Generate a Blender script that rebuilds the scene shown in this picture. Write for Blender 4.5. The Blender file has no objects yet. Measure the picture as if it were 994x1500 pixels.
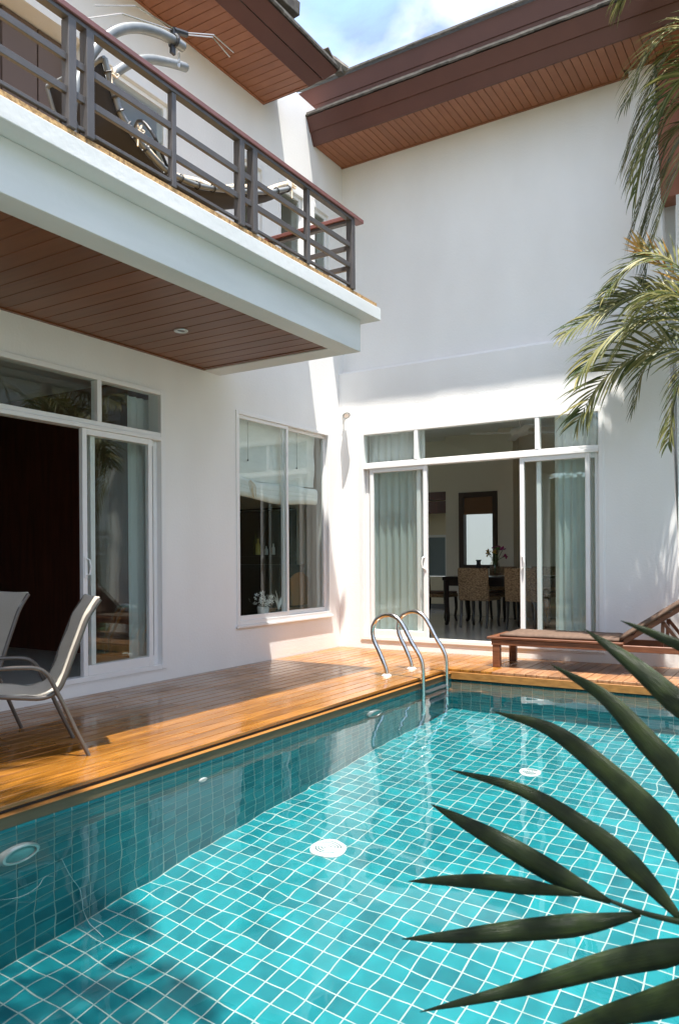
import bpy, bmesh, math, random
from mathutils import Vector, Matrix, noise

SC = bpy.context.scene
COL = SC.collection
V = Vector
rad = math.radians

# ------------------------------------------------------------------ camera
YAW, ROLL, FPX = .5555, -.0067, 1126.43
fw = V((-math.sin(YAW), math.cos(YAW), 0)); rt = V((math.cos(YAW), math.sin(YAW), 0)); up = V((0, 0, 1))
cr = rt*math.cos(ROLL)+up*math.sin(ROLL); cu = -rt*math.sin(ROLL)+up*math.cos(ROLL)
CAM = V((5.156, -8.31, 1.12))
cd = bpy.data.cameras.new('camera'); cam = bpy.data.objects.new('camera', cd); COL.objects.link(cam)
m = Matrix((cr, cu, -fw)).transposed().to_4x4(); m.translation = CAM; cam.matrix_world = m
cd.sensor_fit = 'AUTO'; cd.sensor_width = 36; cd.lens = FPX/1500*36; cd.shift_y = (817.6-750)/1500
cd.clip_start = .05; cd.clip_end = 2000
cd.dof.use_dof = True; cd.dof.focus_distance = 7.5; cd.dof.aperture_fstop = 11
SC.camera = cam

# ------------------------------------------------------------------ sky and sun
SUNV = V((.145, -.212, 1)).normalized()
SUN_EL = math.asin(SUNV.z)
w = bpy.data.worlds.new('World'); SC.world = w; w.use_nodes = True
nt = w.node_tree; bg = nt.nodes['Background']
sky = nt.nodes.new('ShaderNodeTexSky'); sky.sky_type = 'NISHITA'; sky.sun_disc = False
sky.sun_elevation = SUN_EL; sky.sun_rotation = math.atan2(SUNV.x, SUNV.y); sky.air_density = 1; sky.dust_density = .6
tc = nt.nodes.new('ShaderNodeTexCoord'); mp = nt.nodes.new('ShaderNodeMapping')
mp.inputs['Scale'].default_value = (1, 1, 1.7); mp.inputs['Location'].default_value = (.9, .1, .2)
nz = nt.nodes.new('ShaderNodeTexNoise'); nz.inputs['Scale'].default_value = 4.2; nz.inputs['Detail'].default_value = 9; nz.inputs['Roughness'].default_value = .56; nz.inputs['Distortion'].default_value = .25
rp = nt.nodes.new('ShaderNodeValToRGB'); rp.color_ramp.elements[0].position = .36; rp.color_ramp.elements[1].position = .60
mx = nt.nodes.new('ShaderNodeMix'); mx.data_type = 'RGBA'
mx.inputs['B'].default_value = (7.4, 7.4, 7.5, 1)
nt.links.new(tc.outputs['Generated'], mp.inputs['Vector']); nt.links.new(mp.outputs[0], nz.inputs['Vector'])
nt.links.new(nz.outputs['Fac'], rp.inputs[0]); nt.links.new(rp.outputs[0], mx.inputs['Factor'])
n2 = nt.nodes.new('ShaderNodeTexNoise'); n2.inputs['Scale'].default_value = 6.5; n2.inputs['Detail'].default_value = 7; n2.inputs['Distortion'].default_value = .4
nt.links.new(mp.outputs[0], n2.inputs['Vector'])
r2 = nt.nodes.new('ShaderNodeValToRGB'); r2.color_ramp.elements[0].position = .36; r2.color_ramp.elements[1].position = .70
r2.color_ramp.elements[0].color = (.17, .19, .25, 1); r2.color_ramp.elements[1].color = (1, 1, 1, 1); nt.links.new(n2.outputs['Fac'], r2.inputs[0])
ml = nt.nodes.new('ShaderNodeMix'); ml.data_type = 'RGBA'; ml.blend_type = 'MULTIPLY'; ml.inputs['Factor'].default_value = 1; ml.inputs['B'].default_value = (4.8, 4.7, 4.6, 1)
nt.links.new(r2.outputs[0], ml.inputs['A']); nt.links.new(ml.outputs['Result'], mx.inputs['B'])
nt.links.new(sky.outputs[0], mx.inputs['A']); nt.links.new(mx.outputs['Result'], bg.inputs[0])
bg.inputs[1].default_value = .15
sl = bpy.data.lights.new('sun', 'SUN'); sl.energy = 3.6; sl.angle = rad(.53); sl.color = (1, .955, .89)
so = bpy.data.objects.new('sun', sl); COL.objects.link(so); so.location = (3, -6, 14)
so.rotation_euler = (-SUNV).to_track_quat('-Z', 'Y').to_euler()
sl.cycles.is_caustics_light = True

SC.view_settings.view_transform = 'Standard'; SC.view_settings.look = 'None'; SC.view_settings.gamma = 1
SC.view_settings.use_curve_mapping = False
SC.view_settings.exposure = 1.84
cy = SC.cycles
cy.max_bounces = 12; cy.diffuse_bounces = 6; cy.glossy_bounces = 6; cy.transmission_bounces = 8; cy.transparent_max_bounces = 32
cy.caustics_reflective = False; cy.caustics_refractive = True; cy.sample_clamp_indirect = 6; cy.blur_glossy = .5
cy.use_denoising = True

# ------------------------------------------------------------------ materials
def N(nt, t, **kw):
    n = nt.nodes.new(t)
    for k, v in kw.items():
        if k in n.inputs: n.inputs[k].default_value = v
        else: setattr(n, k, v)
    return n
def pmat(name, col, rough=.5, metal=0, spec=.5, coat=0, coat_rough=.1):
    m = bpy.data.materials.new(name); m.use_nodes = True; b = m.node_tree.nodes['Principled BSDF']
    b.inputs['Base Color'].default_value = (*col, 1); b.inputs['Roughness'].default_value = rough
    b.inputs['Metallic'].default_value = metal; b.inputs['Specular IOR Level'].default_value = spec
    b.inputs['Coat Weight'].default_value = coat; b.inputs['Coat Roughness'].default_value = coat_rough
    return m
def bsdf(m): return m.node_tree.nodes['Principled BSDF']
def grain(m, c0, c1, scale=(1, 1, 1), nscale=6, detail=6, island=0, objrand=0, bump=0, rough=None, lo=.3, hi=.7, bump_scale=None):
    """base colour between c0 and c1 by stretched noise; small shifts per object or per island; optional relief"""
    nt = m.node_tree; b = bsdf(m)
    g = N(nt, 'ShaderNodeNewGeometry'); oi = N(nt, 'ShaderNodeObjectInfo')
    mp = N(nt, 'ShaderNodeMapping'); mp.inputs['Scale'].default_value = scale
    nt.links.new(g.outputs['Position'], mp.inputs['Vector'])
    if objrand:
        mu = N(nt, 'ShaderNodeMath', operation='MULTIPLY'); mu.inputs[1].default_value = 37.
        nt.links.new(oi.outputs['Random'], mu.inputs[0])
        cb = N(nt, 'ShaderNodeCombineXYZ'); nt.links.new(mu.outputs[0], cb.inputs[0]); nt.links.new(mu.outputs[0], cb.inputs[2])
        nt.links.new(cb.outputs[0], mp.inputs['Location'])
    nz = N(nt, 'ShaderNodeTexNoise'); nz.inputs['Scale'].default_value = nscale; nz.inputs['Detail'].default_value = detail
    nt.links.new(mp.outputs[0], nz.inputs['Vector'])
    rp = N(nt, 'ShaderNodeValToRGB'); e = rp.color_ramp.elements
    e[0].position = lo; e[1].position = hi; e[0].color = (*c0, 1); e[1].color = (*c1, 1)
    nt.links.new(nz.outputs['Fac'], rp.inputs[0]); out = rp.outputs[0]
    src = oi.outputs['Random'] if objrand else (g.outputs['Random Per Island'] if island else None)
    if src is not None:
        a = max(objrand, island)
        mr = N(nt, 'ShaderNodeMapRange'); mr.inputs['To Min'].default_value = 1-a; mr.inputs['To Max'].default_value = 1+a
        nt.links.new(src, mr.inputs['Value'])
        hs = N(nt, 'ShaderNodeHueSaturation'); nt.links.new(mr.outputs[0], hs.inputs['Value']); nt.links.new(out, hs.inputs['Color']); out = hs.outputs[0]
    nt.links.new(out, b.inputs['Base Color'])
    if rough:
        mr = N(nt, 'ShaderNodeMapRange'); mr.inputs['From Min'].default_value = .35; mr.inputs['From Max'].default_value = .65
        mr.inputs['To Min'].default_value = rough[0]; mr.inputs['To Max'].default_value = rough[1]
        n2 = N(nt, 'ShaderNodeTexNoise'); n2.inputs['Scale'].default_value = 1.7; n2.inputs['Detail'].default_value = 3
        nt.links.new(g.outputs['Position'], n2.inputs['Vector']); nt.links.new(n2.outputs['Fac'], mr.inputs['Value']); nt.links.new(mr.outputs[0], b.inputs['Roughness'])
    if bump:
        bp = N(nt, 'ShaderNodeBump'); bp.inputs['Strength'].default_value = bump; bp.inputs['Distance'].default_value = .01
        h = nz.outputs['Fac']
        if bump_scale:
            n3 = N(nt, 'ShaderNodeTexNoise'); n3.inputs['Scale'].default_value = bump_scale; n3.inputs['Detail'].default_value = 4
            nt.links.new(g.outputs['Position'], n3.inputs['Vector']); h = n3.outputs['Fac']
        nt.links.new(h, bp.inputs['Height']); nt.links.new(bp.outputs[0], b.inputs['Normal'])
    return m

M = {}
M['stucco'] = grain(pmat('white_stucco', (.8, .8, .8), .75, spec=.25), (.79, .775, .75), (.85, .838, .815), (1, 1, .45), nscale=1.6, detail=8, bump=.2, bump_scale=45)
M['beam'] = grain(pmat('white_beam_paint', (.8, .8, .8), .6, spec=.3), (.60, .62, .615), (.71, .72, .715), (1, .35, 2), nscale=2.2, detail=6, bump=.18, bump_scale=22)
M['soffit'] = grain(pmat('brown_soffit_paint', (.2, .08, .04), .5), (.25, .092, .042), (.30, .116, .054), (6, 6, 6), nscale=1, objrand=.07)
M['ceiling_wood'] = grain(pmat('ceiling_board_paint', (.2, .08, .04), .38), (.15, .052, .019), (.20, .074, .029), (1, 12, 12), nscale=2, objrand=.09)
M['fascia'] = grain(pmat('fascia_brown_paint', (.09, .035, .025), .5), (.082, .026, .016), (.102, .034, .021), nscale=3)
M['roof_tile'] = grain(pmat('roof_tile_slate', (.06, .05, .045), .8), (.05, .042, .035), (.14, .125, .105), nscale=14, objrand=.3, bump=.3)
M['alu'] = pmat('white_aluminium', (.80, .795, .78), .35)
M['alu_dark'] = pmat('track_shadow_gasket', (.08, .08, .08), .6)
M['rail'] = grain(pmat('grey_steel_paint', (.15, .14, .14), .42), (.062, .056, .055), (.085, .078, .077), nscale=5, bump=.05, bump_scale=40)
M['toprail'] = grain(pmat('oxide_red_steel_paint', (.2, .08, .07), .4), (.15, .062, .055), (.21, .085, .075), nscale=5)
M['granite'] = grain(pmat('brown_stone_coping', (.35, .2, .08), .6), (.16, .08, .03), (.55, .36, .15), nscale=45, detail=5, bump=.4)
M['deck'] = grain(pmat('oiled_teak', (.4, .17, .05), .2, coat=.35, coat_rough=.12), (.15, .054, .008), (.35, .15, .023), (11, .8, 3), nscale=3.0, detail=8, objrand=.2, rough=(.09, .38), bump=.1)
M['deck_back'] = grain(pmat('weathered_teak', (.4, .2, .1), .3, coat=.2, coat_rough=.2), (.19, .08, .03), (.37, .19, .09), (11, .8, 3), nscale=3.0, detail=8, objrand=.22, rough=(.25, .5), bump=.12)
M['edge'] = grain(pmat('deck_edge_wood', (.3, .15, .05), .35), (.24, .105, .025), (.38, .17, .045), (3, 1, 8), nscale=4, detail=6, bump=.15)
M['edge_shaded'] = grain(pmat('shaded_edge_board', (.15, .1, .05), .45), (.085, .055, .024), (.13, .088, .04), (4, 1, 8), nscale=4, detail=6, bump=.15)  # darker copy of the edge wood: shade on the long side put into its colour
M['steel'] = pmat('stainless_steel', (.72, .70, .67), .16, metal=1)
M['steel_rough'] = pmat('brushed_steel', (.62, .62, .61), .35, metal=1)
M['galv'] = grain(pmat('galvanised_tube', (.3, .32, .33), .45, metal=.3), (.15, .165, .17), (.23, .245, .25), nscale=9)
M['black'] = pmat('black_plastic', (.02, .02, .021), .45)
M['whiteplastic'] = pmat('white_plastic', (.8, .8, .78), .4)
M['sling'] = grain(pmat('beige_sling_mesh', (.5, .46, .39), .6), (.43, .40, .34), (.53, .49, .42), (1, 1, 1), nscale=260, detail=2, bump=.15)
M['chairframe'] = pmat('taupe_metal_tube', (.105, .09, .078), .35, metal=.3)
M['black_sling'] = pmat('black_sling_fabric', (.022, .02, .02), .8)
M['cream'] = grain(pmat('cream_cushion_cloth', (.7, .6, .45), .9), (.62, .45, .26), (.80, .74, .62), nscale=11, bump=.3)
M['lounger_wood'] = grain(pmat('red_brown_hardwood', (.2, .08, .04), .4), (.10, .033, .014), (.20, .075, .034), (2, 14, 14), nscale=3, detail=7, objrand=.12, bump=.08)
M['lounger_cushion'] = grain(pmat('brown_cushion_cloth', (.2, .13, .08), .8), (.082, .048, .031), (.118, .072, .047), nscale=30, bump=.12)
M['darkwood'] = pmat('dark_stained_wood', (.018, .012, .010), .3)
M['redwood'] = grain(pmat('red_brown_cabinet_wood', (.05, .015, .01), .4), (.06, .016, .009), (.13, .038, .02), (8, 8, .8), nscale=2, detail=6)
M['frame_brown'] = pmat('dark_brown_window_frame', (.05, .027, .016), .45)
M['beige_wall'] = pmat('interior_beige_paint', (.70, .65, .55), .8)
M['cream_wall'] = pmat('interior_cream_paint', (.74, .66, .48), .8)
M['white_ceil'] = pmat('interior_ceiling_paint', (.72, .72, .68), .8)
M['floor_tile'] = grain(pmat('polished_floor_tile', (.42, .39, .34), .12), (.56, .54, .49), (.63, .60, .55), nscale=2)
M['floor_grey'] = pmat('grey_floor_tile', (.34, .33, .30), .3)
M['blind'] = grain(pmat('white_blind_cloth', (.75, .77, .74), .85), (.70, .73, .70), (.78, .80, .77), (1, 1, 3), nscale=6, bump=.3)
M['woodblind'] = pmat('brown_bamboo_blind', (.16, .075, .03), .6)
M['greywall'] = pmat('pale_grey_wall_paint', (.42, .44, .47), .8)
M['bluegrey'] = pmat('blue_grey_shade_cloth', (.22, .27, .28), .8)
M['shutter'] = pmat('grey_brown_shutter', (.115, .075, .055), .55)
M['petal_white'] = pmat('white_petal', (.8, .8, .74), .7)
M['petal_pink'] = pmat('magenta_petal', (.28, .04, .14), .6)
M['petal_yellow'] = pmat('mustard_petal', (.42, .26, .04), .6)
M['leaf_small'] = pmat('small_green_leaf', (.06, .12, .03), .5)
M['ceramic'] = pmat('white_ceramic', (.75, .74, .70), .25)
M['chairwood'] = pmat('honey_wood', (.33, .16, .055), .4)
M['stone'] = grain(pmat('pale_paving_stone', (.45, .42, .37), .6), (.38, .35, .30), (.50, .47, .42), nscale=3, bump=.15)
M['soil'] = grain(pmat('garden_soil_and_grass', (.06, .08, .03), .9), (.045, .05, .02), (.08, .11, .035), nscale=5, bump=.3)
M['brownclad'] = grain(pmat('terracotta_wall_paint', (.32, .13, .08), .7), (.28, .11, .065), (.36, .15, .095), nscale=3)
M['grout'] = grain(pmat('pale_grout', (.55, .62, .57), .8), (.36, .46, .415), (.46, .55, .50), nscale=9)
M['trunk'] = grain(pmat('palm_trunk_bark', (.2, .16, .11), .85), (.13, .10, .065), (.27, .22, .15), (1, 1, 9), nscale=3, bump=.4)

# rattan weave
m = pmat('woven_water_hyacinth', (.33, .21, .11), .7); nt = m.node_tree
g = N(nt, 'ShaderNodeNewGeometry'); nz = N(nt, 'ShaderNodeTexVoronoi'); nz.inputs['Scale'].default_value = 75
mp = N(nt, 'ShaderNodeMapping'); mp.inputs['Scale'].default_value = (.55, .55, 1.2); nt.links.new(g.outputs['Position'], mp.inputs['Vector']); nt.links.new(mp.outputs[0], nz.inputs['Vector'])
rp = N(nt, 'ShaderNodeValToRGB'); rp.color_ramp.elements[0].color = (.46, .31, .17, 1); rp.color_ramp.elements[1].color = (.12, .07, .032, 1); rp.color_ramp.elements[1].position = .75
nt.links.new(nz.outputs['Distance'], rp.inputs[0]); nt.links.new(rp.outputs[0], bsdf(m).inputs['Base Color'])
bp = N(nt, 'ShaderNodeBump'); bp.invert = True; bp.inputs['Strength'].default_value = .7; bp.inputs['Distance'].default_value = .01
nt.links.new(nz.outputs['Distance'], bp.inputs['Height']); nt.links.new(bp.outputs[0], bsdf(m).inputs['Normal']); M['rattan'] = m

# glazed pool tile: colour varies from tile to tile (cell of the world grid) and inside the glaze
PITCH = .1033; X0P, Y1P = 2.02, -1.13
def tile_mat():
    m = pmat('turquoise_glazed_tile', (.02, .3, .36), .35); nt = m.node_tree
    g = N(nt, 'ShaderNodeNewGeometry')
    sn = N(nt, 'ShaderNodeVectorMath', operation='SNAP'); sn.inputs[1].default_value = (PITCH, PITCH, .1077)
    ad = N(nt, 'ShaderNodeVectorMath', operation='ADD'); ad.inputs[1].default_value = (-X0P+.0005, -Y1P+.0005, .004)
    nt.links.new(g.outputs['Position'], ad.inputs[0]); nt.links.new(ad.outputs[0], sn.inputs[0])
    wn = N(nt, 'ShaderNodeTexWhiteNoise'); nt.links.new(sn.outputs[0], wn.inputs['Vector'])
    nz = N(nt, 'ShaderNodeTexNoise'); nz.inputs['Scale'].default_value = 13; nz.inputs['Detail'].default_value = 3
    nt.links.new(g.outputs['Position'], nz.inputs['Vector'])
    av = N(nt, 'ShaderNodeMath', operation='MULTIPLY_ADD'); av.inputs[1].default_value = .55
    nt.links.new(wn.outputs['Value'], av.inputs[0])
    h = N(nt, 'ShaderNodeMath', operation='MULTIPLY'); h.inputs[1].default_value = .45; nt.links.new(nz.outputs['Fac'], h.inputs[0]); nt.links.new(h.outputs[0], av.inputs[2])
    rp = N(nt, 'ShaderNodeValToRGB'); e = rp.color_ramp.elements
    e[0].position = .1; e[0].color = (.0025, .13, .158, 1); e[1].position = .85; e[1].color = (.013, .285, .312, 1)
    nt.links.new(av.outputs[0], rp.inputs[0]); nt.links.new(rp.outputs[0], bsdf(m).inputs['Base Color'])
    return m
M['tile'] = tile_mat()

def glass_mat(name, tint, ior=1.5, boost=1.0):
    m = bpy.data.materials.new(name); m.use_nodes = True; nt = m.node_tree
    for n in list(nt.nodes):
        if n.type != 'OUTPUT_MATERIAL': nt.nodes.remove(n)
    out = nt.nodes['Material Output']
    g = N(nt, 'ShaderNodeNewGeometry'); mr = N(nt, 'ShaderNodeMapRange'); mr.inputs['To Min'].default_value = ior; mr.inputs['To Max'].default_value = 1/ior
    nt.links.new(g.outputs['Backfacing'], mr.inputs['Value'])
    fr = N(nt, 'ShaderNodeFresnel'); nt.links.new(mr.outputs[0], fr.inputs['IOR'])
    tr = N(nt, 'ShaderNodeBsdfTransparent'); tr.inputs[0].default_value = (*tint, 1)
    gl = N(nt, 'ShaderNodeBsdfGlossy'); gl.inputs['Roughness'].default_value = 0.0; gl.inputs[0].default_value = (.95, 1, .98, 1)
    fb = N(nt, 'ShaderNodeMapRange'); fb.inputs['To Min'].default_value = boost; fb.inputs['To Max'].default_value = 0; nt.links.new(g.outputs['Backfacing'], fb.inputs['Value'])
    mu = N(nt, 'ShaderNodeMath', operation='MULTIPLY'); mu.use_clamp = True; nt.links.new(fb.outputs[0], mu.inputs[1]); nt.links.new(fr.outputs[0], mu.inputs[0])
    mx = N(nt, 'ShaderNodeMixShader'); nt.links.new(mu.outputs[0], mx.inputs[0]); nt.links.new(tr.outputs[0], mx.inputs[1]); nt.links.new(gl.outputs[0], mx.inputs[2])
    nt.links.new(mx.outputs[0], out.inputs[0]); return m
M['glass'] = glass_mat('green_tinted_window_glass', (.945, .975, .965), 1.52, 1.3)
M['vaseglass'] = glass_mat('clear_vase_glass', (.82, .8, .76), 1.5, 1.3)
# water
m = bpy.data.materials.new('pool_water'); m.use_nodes = True; nt = m.node_tree
for n in list(nt.nodes):
    if n.type != 'OUTPUT_MATERIAL': nt.nodes.remove(n)
g = N(nt, 'ShaderNodeBsdfGlass'); g.inputs['IOR'].default_value = 1.333; g.inputs['Roughness'].default_value = 0; g.inputs[0].default_value = (.955, .995, 1, 1)
nt.links.new(g.outputs[0], nt.nodes['Material Output'].inputs[0]); M['water'] = m

def thin_mat(name, col, trans, rough=.6, vary=None, spec=.4):
    """leaf or cloth that lets some light through"""
    m = pmat(name, col, rough, spec=spec); nt = m.node_tree; b = bsdf(m); out = nt.nodes['Material Output']
    tl = N(nt, 'ShaderNodeBsdfTranslucent'); tl.inputs[0].default_value = (*col, 1)
    if vary:
        g = N(nt, 'ShaderNodeNewGeometry'); rp = N(nt, 'ShaderNodeValToRGB'); e = rp.color_ramp.elements
        e[0].color = (*vary[0], 1); e[1].color = (*vary[-1], 1)
        for i, c in enumerate(vary[1:-1]):
            q = e.new((i+1)/(len(vary)-1)); q.color = (*c, 1)
        nt.links.new(g.outputs['Random Per Island'], rp.inputs[0]); nt.links.new(rp.outputs[0], b.inputs['Base Color']); nt.links.new(rp.outputs[0], tl.inputs[0])
    mx = N(nt, 'ShaderNodeMixShader'); mx.inputs[0].default_value = trans
    nt.links.new(b.outputs[0], mx.inputs[1]); nt.links.new(tl.outputs[0], mx.inputs[2]); nt.links.new(mx.outputs[0], out.inputs[0]); return m
M['curtain'] = thin_mat('pale_green_curtain_cloth', (.90, .92, .905), .4, .9)
M['frond'] = thin_mat('palm_leaf', (.08, .12, .03), .3, .45, [(.05, .07, .018), (.09, .115, .03), (.17, .17, .05), (.05, .08, .025), (.34, .30, .11), (.10, .12, .04), (.38, .35, .17)], spec=.35)
M['frond_dry'] = thin_mat('dry_orange_palm_leaf', (.45, .2, .03), .35, .5, [(.40, .18, .02), (.52, .30, .05), (.34, .24, .06)])
M['frond_dark'] = thin_mat('deep_green_palm_leaf', (.03, .055, .012), .12, .36, [(.028, .055, .014), (.045, .075, .018)], spec=.35)
nt = M['frond_dark'].node_tree
uv = N(nt, 'ShaderNodeUVMap'); mp = N(nt, 'ShaderNodeMapping'); mp.inputs['Scale'].default_value = (22, .5, 1); nt.links.new(uv.outputs[0], mp.inputs['Vector'])
nz = N(nt, 'ShaderNodeTexNoise'); nz.inputs['Scale'].default_value = 3; nz.inputs['Detail'].default_value = 5; nt.links.new(mp.outputs[0], nz.inputs['Vector'])
g = N(nt, 'ShaderNodeNewGeometry'); n2 = N(nt, 'ShaderNodeTexNoise'); n2.inputs['Scale'].default_value = 40; n2.inputs['Detail'].default_value = 4; nt.links.new(g.outputs['Position'], n2.inputs['Vector'])
mm = N(nt, 'ShaderNodeMath', operation='MULTIPLY'); nt.links.new(nz.outputs['Fac'], mm.inputs[0]); nt.links.new(n2.outputs['Fac'], mm.inputs[1])
rp = N(nt, 'ShaderNodeValToRGB'); e = rp.color_ramp.elements; e[0].position = .14; e[0].color = (.005, .014, .003, 1); e[1].position = .42; e[1].color = (.026, .044, .008, 1)
nt.links.new(mm.outputs[0], rp.inputs[0]); nt.links.new(rp.outputs[0], bsdf(M['frond_dark']).inputs['Base Color'])
bp = N(nt, 'ShaderNodeBump'); bp.inputs['Strength'].default_value = .6; bp.inputs['Distance'].default_value = .002; nt.links.new(nz.outputs['Fac'], bp.inputs['Height']); nt.links.new(bp.outputs[0], bsdf(M['frond_dark']).inputs['Normal'])

# ------------------------------------------------------------------ mesh helpers
class MB:
    def __init__(s): s.v = []; s.f = []; s.mi = []; s.cur = 0
    def _f(s, *idx): s.f.append(tuple(idx)); s.mi.append(s.cur)
    def box(s, x0, y0, z0, x1, y1, z1):
        x0, x1 = min(x0, x1), max(x0, x1); y0, y1 = min(y0, y1), max(y0, y1); z0, z1 = min(z0, z1), max(z0, z1)
        b = len(s.v); s.v += [(x, y, z) for z in (z0, z1) for y in (y0, y1) for x in (x0, x1)]
        for q in ((0, 2, 3, 1), (4, 5, 7, 6), (0, 1, 5, 4), (2, 6, 7, 3), (0, 4, 6, 2), (1, 3, 7, 5)): s._f(*[b+i for i in q])
        return s
    def bar(s, a, b, w, h, upv=(0, 0, 1)):
        a, b = V(a), V(b); d = (b-a).normalized(); u = V(upv)
        sd = d.cross(u).normalized(); u = sd.cross(d).normalized(); k = len(s.v)
        for p in (a, b):
            for i, j in ((-1, -1), (1, -1), (1, 1), (-1, 1)): s.v.append(tuple(p+sd*(i*w/2)+u*(j*h/2)))
        for q in ((0, 3, 2, 1), (4, 5, 6, 7), (0, 1, 5, 4), (1, 2, 6, 5), (2, 3, 7, 6), (3, 0, 4, 7)): s._f(*[k+i for i in q])
        return s
    def quad(s, *p):
        b = len(s.v); s.v += [tuple(q) for q in p]; s._f(*range(b, b+len(p))); return s
    def prism(s, loop, off):
        b = len(s.v); n = len(loop); off = V(off)
        s.v += [tuple(p) for p in loop]+[tuple(V(p)+off) for p in loop]
        s._f(*range(b, b+n)); s._f(*reversed(range(b+n, b+2*n)))
        for i in range(n): j = (i+1) % n; s._f(b+i, b+n+i, b+n+j, b+j)
        return s
    def tube(s, pts, r, n=8, caps=True, closed=False):
        pts = [V(p) for p in pts]; L = len(pts); rr = r if isinstance(r, (list, tuple)) else [r]*L
        b = len(s.v); prev = None
        for i, p in enumerate(pts):
            t = (pts[(i+1) % L if closed else min(i+1, L-1)]-pts[(i-1) % L if closed else max(i-1, 0)]).normalized()
            if prev is None: a = V((0, 0, 1)) if abs(t.z) < .9 else V((1, 0, 0)); nn = t.cross(a).normalized()
            else: nn = (prev-t*prev.dot(t)).normalized()
            prev = nn; bb = t.cross(nn)
            for k in range(n): a = 2*math.pi*k/n; s.v.append(tuple(p+(nn*math.cos(a)+bb*math.sin(a))*rr[i]))
        for i in range(L if closed else L-1):
            i2 = (i+1) % L
            for k in range(n): k2 = (k+1) % n; s._f(b+i*n+k, b+i*n+k2, b+i2*n+k2, b+i2*n+k)
        if caps and not closed: s._f(*reversed(range(b, b+n))); s._f(*range(b+(L-1)*n, b+L*n))
        return s
    def lathe(s, prof, c, n=16, ax=(0, 0, 1)):
        ax = V(ax).normalized(); a = V((1, 0, 0)) if abs(ax.x) < .9 else V((0, 1, 0)); e1 = ax.cross(a).normalized(); e2 = ax.cross(e1); c = V(c)
        b = len(s.v)
        for r, z in prof:
            for k in range(n): t = 2*math.pi*k/n; s.v.append(tuple(c+ax*z+(e1*math.cos(t)+e2*math.sin(t))*max(r, 1e-4)))
        for i in range(len(prof)-1):
            for k in range(n): k2 = (k+1) % n; s._f(b+i*n+k, b+i*n+k2, b+(i+1)*n+k2, b+(i+1)*n+k)
        s._f(*reversed(range(b, b+n))); s._f(*range(b+(len(prof)-1)*n, b+len(prof)*n)); return s
    def grid(s, P):
        """P: rows of points"""
        b = len(s.v); nr = len(P); nc = len(P[0])
        for r in P: s.v += [tuple(q) for q in r]
        for i in range(nr-1):
            for j in range(nc-1): a = b+i*nc+j; s._f(a, a+1, a+nc+1, a+nc)
        return s
    def mesh(s, name, mats, smooth=False, bevel=0, recalc=True):
        me = bpy.data.meshes.new(name); me.from_pydata(s.v, [], s.f)
        mats = mats if isinstance(mats, (list, tuple)) else [mats]
        for q in mats: me.materials.append(M[q])
        if len(mats) > 1: me.polygons.foreach_set('material_index', s.mi)
        if recalc or bevel:
            bm = bmesh.new(); bm.from_mesh(me)
            if recalc: bmesh.ops.recalc_face_normals(bm, faces=bm.faces)
            if bevel: bmesh.ops.bevel(bm, geom=list(bm.edges), offset=bevel, segments=1, affect='EDGES', clamp_overlap=True)
            bm.to_mesh(me); bm.free()
        if smooth:
            me.polygons.foreach_set('use_smooth', [True]*len(me.polygons))
            try: me.set_sharp_from_angle(angle=rad(smooth if smooth is not True else 40))
            except Exception: pass
        me.update(); return me
    def build(s, name, mats, parent=None, smooth=False, bevel=0, recalc=True, **tags):
        return link(name, s.mesh(name, mats, smooth, bevel, recalc), parent, **tags)

def wloc(o):
    p = V((0, 0, 0))
    while o: p = p+V(o.location); o = o.parent
    return p
def tag(o, label=None, cat=None, group=None, kind=None):
    for k, v in (('label', label), ('category', cat), ('group', group), ('kind', kind)):
        if v: o[k] = v
    return o
def link(name, data, parent=None, **tags):
    o = bpy.data.objects.new(name, data); COL.objects.link(o)
    if parent is not None: o.parent = parent; o.location = -wloc(parent)
    return tag(o, **tags)
def thing(name, loc=(0, 0, 0), parent=None, **tags):
    o = bpy.data.objects.new(name, None); COL.objects.link(o); o.empty_display_size = .2
    if parent is not None: o.parent = parent; o.location = V(loc)-wloc(parent)
    else: o.location = loc
    return tag(o, **tags)
def place(name, mesh, parent, loc, **tags):
    """a piece that shares mesh data, set at world position loc"""
    o = bpy.data.objects.new(name, mesh); COL.objects.link(o); o.parent = parent; o.location = V(loc)-wloc(parent); return tag(o, **tags)
def copy_tree(o, parent=None):
    c = o.copy(); COL.objects.link(c); c.parent = parent
    for ch in list(o.children): copy_tree(ch, c)
    return c
def cr_spline(P, n):
    P = [V(p) for p in P]; P = [P[0]*2-P[1]]+P+[P[-1]*2-P[-2]]; out = []; S = len(P)-3
    for i in range(n+1):
        u = i/n*S; k = min(int(u), S-1); t = u-k; a, b, c, d = P[k:k+4]
        out.append(.5*((2*b)+(c-a)*t+(2*a-5*b+4*c-d)*t*t+(-a+3*b-3*c+d)*t**3))
    return out
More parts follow.
